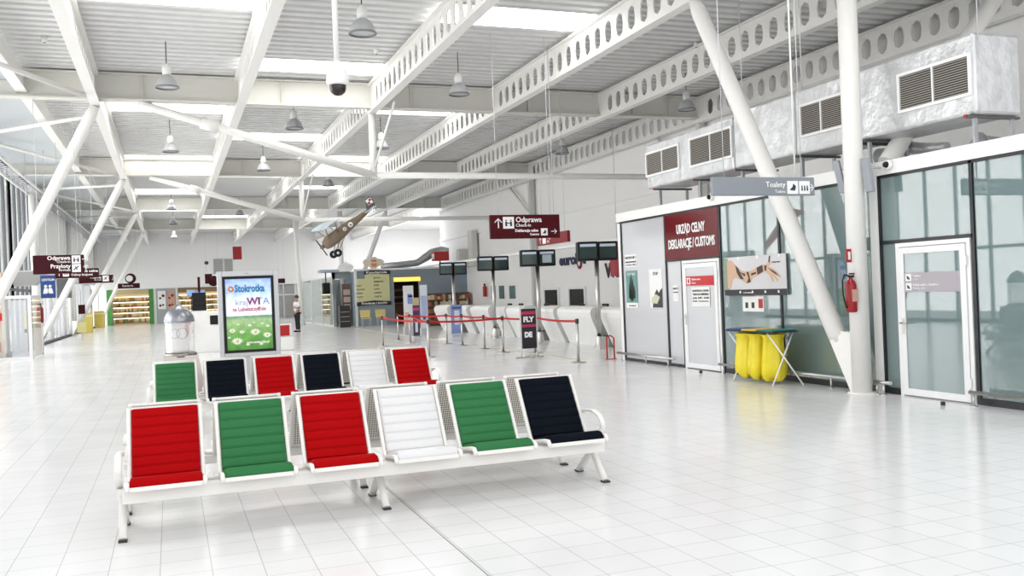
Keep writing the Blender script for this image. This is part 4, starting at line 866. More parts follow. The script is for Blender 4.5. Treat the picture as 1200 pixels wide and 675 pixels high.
for (x0, x1), lab in (((575, 580), 'left'), ((584, 590), 'middle'), ((596, 603), 'right')):
    a, b = at(x0, 335, X=15.44), at(x1, 350, X=15.44); o = struct(f'window_{33+["left", "middle", "right"].index(lab)}', MB().box(15.46, 15.5, b.y, a.y, b.z, a.z), mat('dull_teal_glass', (.12, .20, .20), .2), f'small dull green window in the right wall, {lab} of three')
# airline names on the right wall
def wall_word(name, s_, px, py, size, m, label, width=None):
    p = at(px, py, X=15.5); t = thing(name, label, 'wall lettering', (15.5, p.y, p.z)); o = text(s_, size, m, t, (-.02, 0, 0), '-X', bold=.02, ext=.02, width=width); return t
NAVY = mat('navy', (.01, .015, .06), .5)
wall_word('wall_lettering', 'eurolot', 656, 306, .62, NAVY, 'dark blue airline name on the right wall left of the nearest monitors', 2.6)
wall_word('wall_lettering', 'WIZZ', 710, 318, .75, mat('wizz_dark', (.03, .01, .03), .5), 'large dark airline name on the right wall next to the customs office corner', 2.2)
p = at(722, 300, X=14.6); t = thing('airline_sign', 'red airline sign edge-on beside the nearest monitors', 'sign', (14.6, p.y, p.z)); MB().box(-.0, .1, -.5, .5, -.7, .5).build('panel', mat('airline_red', (.35, .005, .02), .4), t); MB().tube((.05, 0, .5), (.05, 0, 7.36-p.z), .01).build('hanging_wire', ALU, t)
p = at(677, 309, X=15.4); t = thing('round_logo', 'small red roundel after the dark blue airline name on the right wall', 'logo', (15.48, p.y, p.z)); MB().lathe([(0, -.02), (.22, -.02), (.22, .02)], 20, axis='x').build('disc', MAROON2, t); MB().lathe([(0, -.03), (.1, -.03), (.1, -.02)], 12, axis='x').build('disc_mark', SIGNW, t)
tag(MB().box(12.4, 12.6, 18.4, 48.4, 2.96, 3.05).build('cable_duct', WHITE), 'long white overhead cable duct running behind the check-in monitors', 'cable duct')
for px, py, lab in ((572, 338, 'red extinguisher on the far right wall behind the check-in desks'),):
    p = at(567, 341, X=15.3); t = thing('fire_extinguisher', lab, 'fire extinguisher', (15.35, p.y, p.z-.3)); MB().lathe([(0, 0), (.09, 0), (.1, .02), (.1, .5), (.04, .6), (0, .6)], 16).build('cylinder', RED, t); MB().box(-.05, .05, -.03, .03, .6, .68).build('valve', BLACK, t)
# red floor bracket
p = at(716, 421, Z=0); t = thing('red_floor_guard', 'red tubular guard on the floor at the corner of the customs office', 'guard', (p.x, p.y, 0)); mb = MB().path([(-.09, 0, 0), (-.09, 0, .48), (0, 0, .54), (.09, 0, .48), (.09, 0, 0)], .018); mb.build('hoop', RED, t); MB().box(-.12, .12, -.06, .06, 0, .015).build('base_plate', RED, t)
# yellow line on the floor
struct('trim_6', MB().box(8.62, 8.70, 18.5, 46, 0, .0015), mat('pale_yellow_tape', (.80, .68, .40), .5), 'pale yellow tape line on the floor before the check-in desks')

# belt posts
BP = [(678, 425), (628, 413.5), (590, 413), (568, 409), (542, 405), (524, 403)]
POST = []
def stanchion(px, py, lab, x=None):
    p = at(px, py, Z=0); 
    t = thing('belt_post', lab, 'belt post', (p.x, p.y, 0)); MB().lathe([(0, .03), (.05, .03), (.17, .012), (.18, 0), (0, 0)], 24).build('base_plate', CHROME, t); MB().tube((0, 0, .02), (0, 0, .93), .032, n=14).build('post', CHROME, t); MB().lathe([(.036, .86), (.04, .87), (.04, .95), (.03, .965), (0, .965)], 16).build('belt_head', DARK, t)
    POST.append(p); return t
LAB = ['steel belt post nearest the customs office, end of the red belt', 'steel belt post right beside the black advert stand', 'steel belt post left of the black advert stand', 'steel belt post below the third monitor pole', 'steel belt post right of the blue advert stand', 'steel belt post below the blue advert stand']
for (x, y), l in zip(BP, LAB): stanchion(x, y, l)
for (x, y), l in zip([(503, 418.5), (449, 406), (467, 399), (481, 402)], ['steel belt post standing in front of the rest, left of the belts', 'leftmost steel belt post, before the cafe', 'steel belt post before the cafe chairs, second from left', 'steel belt post before the white roll-up banners']): stanchion(x, y, l)
def belt(i, j, lab, z=.91, dz=0):
    a, b = POST[i], POST[j]; d = (b-a); mb = MB(); n = 10; vs = []
    for k_ in range(n+1):
        f = k_/n; q = a+d*f; zz = z-.03*math.sin(math.pi*f)+dz*f; vs += [(q.x, q.y, zz-.026), (q.x, q.y, zz+.026)]
    mb.add(vs, [(2*k_, 2*k_+2, 2*k_+3, 2*k_+1) for k_ in range(n)]); tag(mb.build('barrier_belt', BELT, solid=.004), lab, 'barrier belt')
for i, j, l in [(0, 1, 'red barrier belt at the right end, left of the customs office'), (1, 2, 'red barrier belt behind the black advert stand'), (2, 3, 'red barrier belt below the third monitor pole'), (3, 4, 'red barrier belt right of the blue advert stand'), (4, 5, 'red barrier belt across the blue advert stand'), (2, 6, 'long red barrier belt running to the front belt post'), (6, 7, 'red barrier belt at the left end before the cafe'), (5, 9, 'red barrier belt before the white roll-up banners'), (6, 9, 'short red barrier belt behind the front belt post'), (9, 8, 'red barrier belt before the yellow cafe chairs')]: belt(i, j, l)
# black advert stand
p0, p1 = at(612, 410, Y=20.6), at(629, 410, Y=20.6)
t = thing('advert_stand', 'black and pink advert stand among the belt posts', 'advert stand', ((p0.x+p1.x)/2, 20.6, 0)); h = .19
MB().box(-h, h, -.02, .02, .22, 1.18).build('panel', mat('advert_black', (.012, .012, .015), .3), t); PK = mat('advert_pink', (.50, .03, .10), .4)
MB().box(-h, h, -.026, -.02, 1.04, 1.12).build('pink_band', PK, t); MB().box(-h, h, -.026, -.02, .74, .80).build('pink_band', PK, t)
text('FLY', .17, SIGNW, t, (-.14, -.024, .92), bold=.01, width=.28); text('DE', .17, SIGNW, t, (-.12, -.024, .55), bold=.012, width=.2)
MB().box(-h-.03, -h, -.02, .02, .02, 1.24).build('side_post', ALU, t); MB().box(h, h+.03, -.02, .02, .02, 1.2).build('side_post', ALU, t); MB().box(-.35, .35, -.03, .03, 0, .03).build('foot_bar', CHROME, t); MB().box(-.03, .03, -.25, .25, 0, .03).build('foot_bar', CHROME, t)
# blue advert stand and banners
def banner(name, lab, x0, x1, yt, yb, Yd, m, marks):
    a, b = at(x0, yt, Y=Yd), at(x1, yb, Y=Yd); z0 = max(.06, at(x0, yb, Y=Yd).z); w_ = at(x1, yt, Y=Yd).x-a.x
    t = thing(name, lab, 'banner', (a.x+w_/2, Yd, 0)); MB().box(-w_/2, w_/2, -.01, .01, z0, a.z).build('banner_sheet', m, t); MB().box(-w_/2-.02, w_/2+.02, -.12, .12, 0, z0).build('foot_box', ALU, t)
    H_ = a.z-z0
    for (u0, u1, v0, v1, mm) in marks: MB().box(-w_/2+w_*u0, -w_/2+w_*u1, -.016, -.01, z0+H_*v0, z0+H_*v1).build('printed_block', mm, t)
    return t
LB = mat('banner_blue', (.25, .34, .68), .5); NV = mat('banner_navy', (.05, .08, .25), .5); PB = mat('banner_pale', (.78, .82, .90), .5); OR_ = mat('banner_orange', (.8, .45, .3), .5); MG = mat('banner_magenta', (.6, .05, .25), .5); PG = mat('banner_sand', (.6, .5, .3), .5)
banner('advert_banner', 'blue advert stand standing before the farthest check-in desks', 528, 541, 357.5, 391, 32.3, LB, [(.1, .9, .86, .92, NV), (.3, .75, .3, .8, PB)])
banner('advert_banner', 'white pull-up banner with blue blocks before the cafe entrance', 472, 484, 335, 383, 36, mat('banner_white', (.84, .84, .86), .5), [(.4, .85, .55, .8, LB), (.5, .9, .72, .76, NV), (.1, .5, .0, .35, OR_), (.5, .8, .3, .5, PB)])
banner('advert_banner', 'narrow pale blue pull-up banner right of the cafe entrance', 491.5, 500, 334, 385, 35, PB, [(.1, .9, .3, .75, mat('banner_mid_blue', (.45, .55, .78), .5)), (.3, .7, .2, .26, NV)])
banner('advert_banner', 'dark slim banner with a magenta band between the two white banners', 483, 490.5, 349, 394, 33, mat('banner_dark', (.06, .05, .10), .5), [(0, 1, .8, 1, PG), (0, 1, .66, .74, MG), (.3, .7, .1, .4, PB)])

# ================================================================== CAFE BLOCK (front wall Y=48.5)
YC = 48.5
cb = MB().box(9.3, 11.35, YC, YC+.2, 0, 2.95).box(12.75, 15.5, YC, YC+.2, 0, 2.95).box(11.35, 12.75, YC, YC+.2, 2.55, 2.95).box(9.3, 15.5, YC+.2, YC+5, 2.85, 2.95).box(9.3, 9.45, YC+.2, YC+5, 0, 2.85)
struct('wall_cafe', cb, BLUEG, 'blue grey front wall of the cafe block')
struct('trim_7', MB().box(9.2, 15.5, YC-.1, YC+.1, 2.95, 3.05), WHITE, 'white edge on top of the cafe block')
struct('trim_8', MB().box(9.2, 9.34, YC-.06, YC, 0, 2.95), WHITE, 'white corner post of the cafe block')
struct('wall_cafe_inside', MB().box(11.2, 15.4, YC+4.5, YC+4.7, 0, 2.85), mat('cafe_brown', (.10, .06, .04), .7))
t = thing('cafe_header', 'glowing yellow light band over the cafe opening', 'light band', (12.05, YC+.25, 2.45)); MB().box(-.7, .75, -.35, -.26, -.14, .08).build('light_box', mat('amber_glow', (.9, .6, .1), .4, emit=(1, .62, .1), estr=1.0), t); MB().box(-.7, .75, -.36, -.26, .08, .1).build('top_edge', mat('amber_edge', (.5, .3, .05), .4), t)
t = thing('cafe_counter', 'brown cafe counter seen in the dark cafe opening', 'counter', (12.1, YC+2, 0)); MB().box(-.7, .8, 0, .6, 0, 1.1).build('counter_body', mat('cafe_wood', (.22, .10, .04), .5), t); MB().box(-.7, .8, -.05, .65, 1.1, 1.15).build('worktop', mat('cafe_top', (.4, .3, .2), .4), t)
t = thing('cafe_cabinet', 'dark glass cabinet with warm goods inside the cafe', 'cabinet', (12.0, YC+3.6, 0)); MB().box(-.9, .9, 0, .5, 0, 2.1).build('cabinet_body', mat('cabinet_dark', (.05, .03, .02), .5), t)
for z in (1.0, 1.4, 1.8): MB().box(-.8, .8, -.03, 0, z, z+.12).build('shelf_goods', mat('warm_goods', (.5, .32, .15), .6), t)
# menu board
a, b = at(418, 318, Y=YC-.1), at(457.5, 357, Y=YC-.1); zt, zb = at(438, 317.5, Y=YC).z, at(438, 358, Y=YC).z
t = thing('menu_board', 'pale yellow menu board with black banners on the blue grey cafe wall', 'menu board', ((a.x+b.x)/2, YC-.03, zb)); w_ = (b.x-a.x)/2; h = zt-zb
MB().box(-w_, w_, -.05, 0, .16, h-.40).box(-w_*.5, w_, -.05, 0, h-.40, h-.16).build('board', mat('menu_yellow', (.72, .70, .38), .5), t)
MB().prism([(-w_*.55, h-.2), (-.1, h-.13), (w_+.05, h-.2), (w_+.05, h), (-.1, h+.05), (-w_*.55, h)], -.08, -.05, 'y').build('top_banner', INK, t); MB().prism([(-w_-.05, 0), (0, .07), (w_+.05, 0), (w_+.05, .2), (0, .27), (-w_-.05, .2)], -.08, -.05, 'y').build('bottom_banner', INK, t)
text('Kawiarnia', .17, SIGNW, t, (-w_*.45, -.085, h-.08), bold=.004, width=w_*1.3); text('Śniadania i lunche', .14, SIGNW, t, (-w_*.8, -.085, .13), bold=.004, width=w_*1.6)
for k_, (x_, s_) in enumerate([(.0, 'KAWA'), (.0, 'HERBATA'), (.0, 'SOKI'), (.0, 'LODY'), (.0, 'DESERY'), (.0, 'CIASTA'), (-.95, 'ZUPY'), (-.95, 'SALATKI'), (-.95, 'PIZZA'), (-.95, 'TOSTY')]):
    r_ = k_ if k_ < 6 else k_-4
    text(s_, .12, INK, t, (x_+.02, -.056, h-.38-r_*.20), bold=.001)
# cafe crest
p = at(438, 310, Y=YC-.2); t = thing('cafe_crest', 'cream and orange cafe crest standing on top of the cafe block', 'sign', (p.x, YC-.15, 3.05)); cr_ = p.z-3.05
MB().prism([(-.12, 0), (.12, 0), (.28, .12), (.52, .22), (.58, .38), (.46, .50), (.22, .52), (.12, .62), (-.12, .62), (-.22, .52), (-.46, .50), (-.58, .38), (-.52, .22), (-.28, .12)], -.05, .05, 'y').build('crest_board', mat('crest_cream', (.82, .70, .55), .5), t)
MB().prism([(-.13, .10), (.13, .10), (.16, .28), (-.16, .28)], -.06, -.05, 'y').build('cup_picture', ORG, t); text('Cafe', .16, RED, t, (0, -.056, .42), align='CENTER', bold=.004)
t = thing('hanging_white_sign', 'white scalloped sign left of the cafe crest', 'sign', (at(405, 312, Y=YC-1).x, YC-1, at(405, 318, Y=YC-1).z)); MB().prism([(-.3, 0), (.3, 0), (.42, .2), (.3, .38), (.1, .42), (0, .52), (-.1, .42), (-.3, .38), (-.42, .2)], -.04, .04, 'y').build('sign_board', SIGNW, t)
MB().tube((0, 0, .5), (0, 0, 7.36-t.location.z), .006, n=6).build('hanging_wire', ALU, t)
# yellow chairs
for k_, px in enumerate((429, 447)):
    p = at(px, 384, Z=0); Yc = 46.8; p = at(px, 370, Y=Yc)
    t = thing('cafe_chair', f'yellow moulded cafe chair against the blue grey wall, {"left" if k_ == 0 else "right"} of the two', 'chair', (p.x, Yc, 0))
    YC2 = mat('chair_yellow', (.80, .66, .26), .4); MB().box(-.24, .24, -.22, .2, .43, .46).build('seat', YC2, t, bevel=.01); MB().add([(-.25, .2, .5), (.25, .2, .5), (.27, .27, .88), (-.27, .27, .88)], [(0, 1, 2, 3)]).build('backrest', YC2, t, solid=.025)
    for sx in (-.2, .2):
        for sy in (-.18, .18): MB().tube((sx, sy, 0), (sx, sy, .44 if sy < 0 else .52), .014, n=8).build('leg', ALU, t)
# things left of the cafe: dark doorway, fridge, glass offices
struct('wall_left_of_cafe', MB().box(8.3, 8.45, YC+1.5, YC+1.7, 0, 2.95).box(8.3, 9.3, YC+1.5, YC+1.7, 2.6, 2.95).box(8.45, 9.3, YC+4, YC+4.1, 0, 2.6), mat('corridor_grey', (.35, .38, .38), .7))
t = thing('drinks_fridge', 'dark open fridge left of the cafe corner', 'fridge', (8.60, YC-.3, 0)); MB().box(-.28, .28, 0, .5, 0, 1.15).build('fridge_body', mat('fridge_dark', (.03, .03, .03), .4), t, bevel=.02)
for z in (.3, .55, .8): MB().box(-.24, .24, -.02, 0, z, z+.02).build('fridge_shelf', ALU, t)
t = thing('magazine_rack', 'tall brown and cream rack in the dark doorway left of the cafe', 'rack', (9.0, YC+1.2, 0)); MB().box(-.2, .2, 0, .25, 0, 2.3).build('rack_body', mat('rack_brown', (.18, .08, .06), .6), t)
for z in (.9, 1.3, 1.7): MB().box(-.18, .18, -.03, 0, z, z+.3).build('rack_print', mat('rack_cream', (.5, .42, .38), .6), t)
gl = MB()
for y in (50.1, 54, 58, 62, 66): gl.box(8.28, 8.36, y-.05, y+.05, 0, 2.75)
gl.box(8.28, 8.36, 50.15, 65.95, 2.68, 2.75).box(8.28, 8.36, 50.15, 65.95, 0, .08)
o = struct('window_40', gl, FRW, 'white framed glass office partition left of the cafe'); MB().box(8.31, 8.33, 50.1, 66, .08, 2.68).build('pane', glass_mat('office_glass', (.85, .95, .92), (.62, .74, .70), .45, .03, .8), o)
struct('trim_9', MB().box(7.6, 9.2, 49.4, 50.4, 2.95, 3.1), mat('canopy_blue', (.38, .43, .50), .5), 'blue grey canopy slab over the glass offices')
struct('wall_inside_offices', MB().box(12, 12.2, 54, 80, 0, 2.9).box(8.4, 12, 66.5, 66.7, 0, 2.9), WALL)
p = at(380, 335, X=8.1); t = thing('black_speaker', 'black loudspeaker hung from the canopy left of the cafe', 'speaker', (7.9, 49.8, at(380, 338, Y=49.6).z)); MB().box(-.2, .2, -.3, .0, -.3, .30).build('speaker_body', BLACK, t, bevel=.05); MB().box(-.05, .05, 0, .3, 0, .05).build('bracket', DARK, t); MB().tube((0, -.1, .3), (0, -.1, 3.0-t.location.z), .03).build('hanging_rod', DARK, t)
# silver air duct on top of the cafe block
pts = [at(447, 313, Y=50), at(470, 310, Y=50), at(488, 308, Y=50), at(498, 302, Y=50), at(505, 297, Y=50), at(518, 294, Y=50), at(524, 296, Y=50)]
pipe('silver bent air pipe on top of the cafe block behind the red box sign', pts, [.20, .20, .2, .24, .27, .27, .27], mat('silver_pipe', (.55, .55, .54), .35, .5), 14, 'air_pipe')
a = at(508, 297, Y=49.5); t = thing('red_box_sign', 'red illuminated box sign above the cafe block near the right wall', 'sign', (at(516, 300, Y=49).x, 48.9, at(516, 306, Y=49.5).z)); MB().box(-.42, .42, -.2, .4, 0, .5).build('sign_box', mat('box_sign_red', (.45, .02, .02), .4), t, bevel=.02); MB().box(-.43, -.42, -.15, .35, .1, .4).build('white_mark', SIGNW, t); MB().tube((0, .2, 2.94-t.location.z), (0, .2, 0), .04).build('mount_pole', DARK, t)
a = at(555, 280, X=15.3); t = thing('wall_air_unit', 'pale vertical duct unit on the right wall above the cafe block', 'air unit', (15.2, a.y, 2.95)); MB().box(-.15, .2, -.35, .35, 0, at(555, 270, X=15.3).z-2.95).build('unit_body', mat('unit_pale', (.66, .66, .62), .5), t, bevel=.05); MB().box(-.5, .2, .9, 1.3, 0, 1.0).build('side_duct', mat('unit_pale', (.66, .66, .62), .5), t, bevel=.05)
# goods shelves before the blue wall
GOODS = []
def goods(parent, x0, x1, z, y, hmax, n, name='shelf_goods', cols=None):
    cols = cols or [(.45, .28, .15), (.6, .5, .35), (.12, .06, .05), (.35, .1, .05), (.65, .62, .55)]
    per = {}; st_ = (x1-x0)/n
    for i in range(n):
        c_ = rnd.randrange(len(cols)); per.setdefault(c_, MB()).box(x0+i*st_+.01, x0+(i+1)*st_-.01, y, y+.18, z, z+hmax*rnd.uniform(.45, 1))
    for c_, mb in per.items(): tag(mb.build(name, mat(f'goods_{cols[c_]}', cols[c_], .5), parent), kind='stuff')
for k_, (x0, x1, Yd, zt) in enumerate([(13.2, 16.0, 47.6, 1.5), (11.9, 13.9, 43.5, 1.5)]):
    if k_ == 0: x1 = 15.4
    t = thing('goods_shelf', ['long low shelf of small goods before the blue grey wall', 'brown goods shelf behind the farthest check-in desks'][k_], 'shelf', (x0, Yd, 0)); W = x1-x0
    MB().box(0, W, .2, .28, 0, zt+.1).build('back_panel', mat('shelf_brown', (.12, .07, .05), .6), t)
    for z in (.3, .65, 1.0, 1.3): MB().box(0, W, -.05, .2, z-.02, z).build('shelf', mat('shelf_wood', (.3, .2, .12), .6), t); goods(t, 0, W, z, 0, .26, 14)
# hvac grate on the far wall
for k_, (x0, x1) in enumerate(((250, 261.5), (263, 273))):
    a, b = at(x0, 303.5, Y=79.95), at(x1, 320, Y=79.95); t = thing('wall_vent', f'grey louvred vent high on the far wall, {"left" if k_ == 0 else "right"} of two', 'vent', (a.x, 79.97, b.z)); w_ = b.x-a.x; h = a.z-b.z
    MB().box(0, w_, -.02, 0, 0, h).build('vent_back', mat('vent_grey', (.34, .35, .34), .6), t)
    m_ = MB()
    for i in range(8): m_.box(0, w_, -.05, -.02, i*h/8, i*h/8+.05)
    m_.build('vent_slats', mat('vent_slat', (.45, .46, .45), .6), t)
a = at(242, 308, Y=79.9); tag(MB().lathe([(0, -.15), (.14, -.15), (.16, 0)], 12, (a.x, 79.97, a.z), 'y').build('wall_speaker', BLACK), 'tiny black round speaker on the far wall left of the vents', 'speaker')
# far shops
def shop(x0, x1, label, nshelf, warm):
    t = thing('shop_shelf', label, 'shop shelf', (x0, 82.0, 0)); W = x1-x0
    MB().box(0, W, .5, .6, 0, 2.5).build('back_panel', mat('shop_back', (.75, .6, .35), .6, emit=(1, .75, .4), estr=.25), t)
    for i in range(nshelf):
        z = .15+i*(2.2/nshelf); MB().box(0, W, 0, .5, z-.05, z).build('shelf', mat('shop_shelf_dark', (.12, .06, .03), .5), t)
        MB().box(0, W, -.03, 0, z+2.2/nshelf-.12, z+2.2/nshelf-.06).build('shelf_light', mat('shelf_glow', (1, .9, .7), .5, emit=(1, .85, .6), estr=1.6), t)
        goods(t, 0, W, z, .05, 2.2/nshelf*.75, 22, 'goods', [(.75, .55, .2), (.8, .7, .5), (.6, .2, .08), (.2, .35, .08), (.9, .8, .6), (.35, .15, .05)])
shop(-4.4, -1.35, 'glowing grocery shelves in the leftmost shop of the far wall', 5, 1)
shop(.7, 4.3, 'glowing shelves of the second shop beside the poster panel', 5, 1)
for a_, b_, z0, z1 in ((-4.75, -4.45, 0, 2.85), (-1.55, -1.25, 0, 2.85), (.6, 4.4, 2.0, 2.3)):
    pass
GRN = mat('shop_green', (.05, .24, .05), .5)
for k_, x_ in enumerate((-4.72, -1.60)): tag(MB().box(x_, x_+.34, 79.9, 80.2, 0, 2.84).build('shop_pillar', GRN), f'green pillar at the {"left" if k_ == 0 else "right"} side of the grocery opening', 'pillar')
tag(MB().box(-4.38, -1.6, 79.95, 80.1, 2.45, 2.84).build('shop_fascia', mat('fascia_olive', (.45, .38, .2), .5)), 'olive fascia band over the grocery opening', 'fascia'); tag(MB().box(.62, 4.38, 79.95, 80.1, 2.45, 2.84).build('shop_fascia', mat('fascia_brown', (.20, .14, .07), .5)), 'brown fascia band over the second shop opening', 'fascia')
struct('wall_poster_panel', MB().box(-1.05, .45, 79.95, 80.2, 0, 2.85), mat('panel_grey_green', (.34, .38, .38), .5))
for k_, (x0, x1, m) in enumerate(((-.93, -.32, PAPER), (-.22, .38, mat('poster_salmon', (.55, .3, .22), .5)))):
    t = thing('shop_poster', f'{"white" if k_ == 0 else "salmon"} framed poster with dark blots between the far shops', 'poster', (x0, 79.93, 1.15)); w_ = x1-x0; MB().box(0, w_, -.02, 0, 0, 1.5).build('poster_sheet', m, t)
    for (u, v, r) in ((.3, .3, .1), (.65, .35, .08), (.3, .9, .09), (.68, 1.1, .12)): MB().lathe([(0, -.03), (r, -.03), (r, -.02)], 10, (u*w_, 0, v), 'y').build('dark_blot', mat('blot', (.12, .03, .03), .6), t)
# glass doors right of the far shops
gd = MB()
for x_ in (6.65, 7.9, 9.1, 10.35): gd.box(x_-.05, x_+.05, 80, 80.1, 0, 2.85)
gd.box(6.7, 10.3, 80, 80.1, 1.9, 2.0)
o = struct('door_3', gd, ALU, 'glass exit doors in the far wall right of the poster display'); MB().box(6.7, 10.3, 80.04, 80.06, 0, 2.8).build('pane', GLASSC, o)
# shopping trolley and yellow bins near the left glazing
for (px, py, lab) in ((117, 384, 'yellow bin near the grocery opening'), (102, 390, 'yellow box beside the third leaning column')):
    p = at(px, py, Z=0); t = thing('yellow_bin', lab, 'bin', (p.x, p.y, 0)); MB().box(-.35, .35, -.3, .3, 0, 1.25).build('bin_body', mat('bin_yellow', (.72, .58, .12), .5), t, bevel=.03); MB().box(-.36, .36, -.31, .31, 1.0, 1.1).build('bin_band', mat('bin_cream', (.8, .75, .5), .5), t)

# ================================================================== LEFT SIDE
# entrance vestibule
YV = 33.5
t = thing('entrance_vestibule', 'white framed glass entrance screen at the left edge of the hall', 'glass screen', (-4.25, YV, 0))
f = MB().box(-1.35, -1.25, -.04, .04, 0, 2.0).box(-.10, 0, -.04, .04, 0, 2.0).box(-1.35, 0, -.04, .04, 2.0, 2.1).box(-1.25, -.1, -.04, .04, 0, .10)
f.build('frame', FRW, t); MB().box(-1.25, -.1, -.01, .01, .1, 2.0).build('pane', GLASSC, t)
MB().box(-1.25, -.85, -.02, -.012, 1.3, 1.55).build('red_sticker', RED, t)
MB().box(-.03, .0, .04, 2.3, 2.0, 2.1).build('side_rail', FRW, t); MB().box(-.02, -.01, .05, 2.3, .05, 2.0).build('side_pane', GLASSC, t)
t = thing('door_leaf_poster', 'pale poster panel inside the entrance screen', 'panel', (-4.80, YV+1.0, 0)); MB().box(-.20, .28, 0, .04, .02, 1.95).build('panel', mat('pale_lilac', (.62, .66, .74), .5), t); MB().box(.2, .28, -.01, 0, 1.0, 1.5).build('yellow_label', mat('label_yellow', (.75, .7, .3), .5), t); MB().box(.2, .27, -.01, 0, .85, .98).build('dark_label', INK, t)
t = thing('cream_post', 'cream post with red notices inside the entrance screen', 'post', (-5.45, YV+1.1, 0)); MB().box(-.2, .2, 0, .3, 0, 2.9).build('post_body', mat('post_cream', (.62, .52, .38), .6), t)
for z, m in ((.25, RED), (1.1, RED), (1.8, mat('label_yellow', (.75, .7, .3), .5))): MB().box(-.1, .12, -.01, 0, z, z+.3).build('sticker', m, t)
# grey sloping unit above it
p = at(33, 327, Y=35); t = thing('air_curtain', 'grey box with sloping front hung above the entrance screen', 'air curtain', (p.x, 35, p.z)); MB().prism([(-.55, .25), (.5, .25), (.5, .05), (.2, -.22), (-.45, -.22)], 0, .7, 'y').build('unit_body', mat('unit_grey', (.36, .36, .35), .4), t, bevel=.02); MB().box(-.5, .45, .1, .5, .25, .30).build('top_plate', ALU, t)
MB().tube((0, .35, .3), (0, .35, 7.0-p.z), .01, n=6).build('hanging_rod', ALU, t)
a, b = at(47, 323, Y=34.5), at(65.5, 349, Y=34.5); t = thing('blue_sign', 'blue hanging sign with white travellers left of the leaning column', 'sign', (a.x, 34.5, b.z)); w_ = b.x-a.x; h = a.z-b.z
MB().box(0, w_, 0, .06, 0, h).build('panel', mat('sign_blue', (.012, .06, .24), .4), t); text('CENTRUM', .11, SIGNW, t, (w_*.08, -.006, h*.80), bold=.002, width=w_*.84)
for q in (.35, .65): MB().lathe([(0, -.01), (.05, -.01), (.05, 0)], 10, (w_*q, 0, h*.52), 'y').prism([(w_*q-.09, h*.2), (w_*q+.09, h*.2), (w_*q+.05, h*.44), (w_*q-.05, h*.44)], -.01, 0, 'y').build('figure', SIGNW, t)
MB().tube((w_/2, .03, h), (w_/2, .03, 7.3-b.z), .01, n=6).build('hanging_rod', ALU, t)
a, b = at(66, 327, Y=47), at(84, 349, Y=47); t = thing('dark_panel', 'dark grey panel hung behind the leaning column beside the blue sign', 'panel', (a.x, 47, b.z)); MB().box(0, b.x-a.x, 0, .08, 0, a.z-b.z).build('panel', mat('panel_dark', (.16, .17, .18), .4), t); MB().tube((.4, .04, a.z-b.z), (.4, .04, 7.3-b.z), .01, n=6).build('hanging_rod', ALU, t)
p = at(47, 367, Y=36.5); t = thing('fire_extinguisher', 'dark red extinguisher beside the second leaning column on the left', 'fire extinguisher', (p.x, 36.5, p.z-.35)); MB().lathe([(0, 0), (.1, 0), (.11, .02), (.11, .5), (.04, .62), (0, .62)], 16).build('cylinder', mat('ext_dark_red', (.25, .01, .02), .4), t); MB().box(-.05, .05, -.03, .03, .62, .7).build('valve', BLACK, t)
tag(MB().tube((p.x-.1, 36.75, 0), (p.x-.1, 36.75, 3.0), .16).build('column', WHITE), 'short white round column carrying the dark red extinguisher on the left', 'column')
t = thing('ad_strip', 'narrow maroon and yellow notice beside the third leaning column', 'notice', (at(95, 363, Y=49).x, 49, at(95, 368, Y=49).z)); MB().box(-.12, .18, 0, .03, 0, .45).build('plate', MAROON, t); MB().box(-.2, .2, .0, .02, -.9, -.4).build('yellow_plate', mat('label_yellow', (.75, .7, .3), .5), t); MB().tube((.0, .05, -1.6), (.0, .05, 1.2), .02).build('pole', ALU, t)
# red swoosh banner on the left glazing
mb = MB(); 
tag(mb.prism([(30.6, 4.35), (31.5, 4.0), (32.6, 3.35), (33.4, 2.85), (33.4, 3.2), (32.5, 3.95), (31.4, 4.55)], -5.49, -5.47, 'x').build('red_swoosh', mat('swoosh_red', (.6, .04, .05), .4)), 'red curved swoosh sticker high on the left glazing', 'sticker')

# ================================================================== THE MAN
p = at(349, 389, Z=0); PX, PY = p.x, p.y
def skin(name, pts, edges, rad, m, parent, root=0, sub=2):
    me = bpy.data.meshes.new(name); me.from_pydata(pts, edges, []); o = bpy.data.objects.new(name, me); COL.objects.link(o); o.parent = parent
    s = o.modifiers.new('s', 'SKIN'); s.use_smooth_shade = True
    for i, r in enumerate(rad): v = me.skin_vertices[0].data[i]; v.radius = (r, r) if not isinstance(r, tuple) else r; v.use_root = (i == root)
    u = o.modifiers.new('u', 'SUBSURF'); u.levels = sub; u.render_levels = sub; me.materials.append(m); return o
t = thing('person', 'person standing in white short-sleeved shirt and black trousers, hands raised to the chest', 'person', (PX, PY, 0), R(-62))
SKIN = mat('skin', (.50, .28, .19), .55); HAIR = mat('hair', (.05, .04, .035), .7)
# body faces local -y ; head, neck, torso, arms bent, legs
pts = [(0, 0, .95), (0, 0, 1.12), (0, 0, 1.32), (0, .01, 1.46), (0, 0, 1.52), (0, -.015, 1.60), (0, -.02, 1.69),
       (.17, .0, 1.42), (.22, .02, 1.15), (.14, -.20, 1.17), (.06, -.28, 1.24), (-.17, .0, 1.42), (-.22, .02, 1.15), (-.13, -.22, 1.20), (-.04, -.29, 1.30),
       (.095, 0, .88), (.10, -.01, .50), (.10, .02, .09), (.11, -.14, .04), (-.095, 0, .88), (-.10, .03, .50), (-.11, .05, .09), (-.12, -.10, .04)]
ed = [(0, 1), (1, 2), (2, 3), (3, 4), (4, 5), (5, 6), (2, 7), (7, 8), (8, 9), (9, 10), (2, 11), (11, 12), (12, 13), (13, 14), (0, 15), (15, 16), (16, 17), (17, 18), (0, 19), (19, 20), (20, 21), (21, 22)]
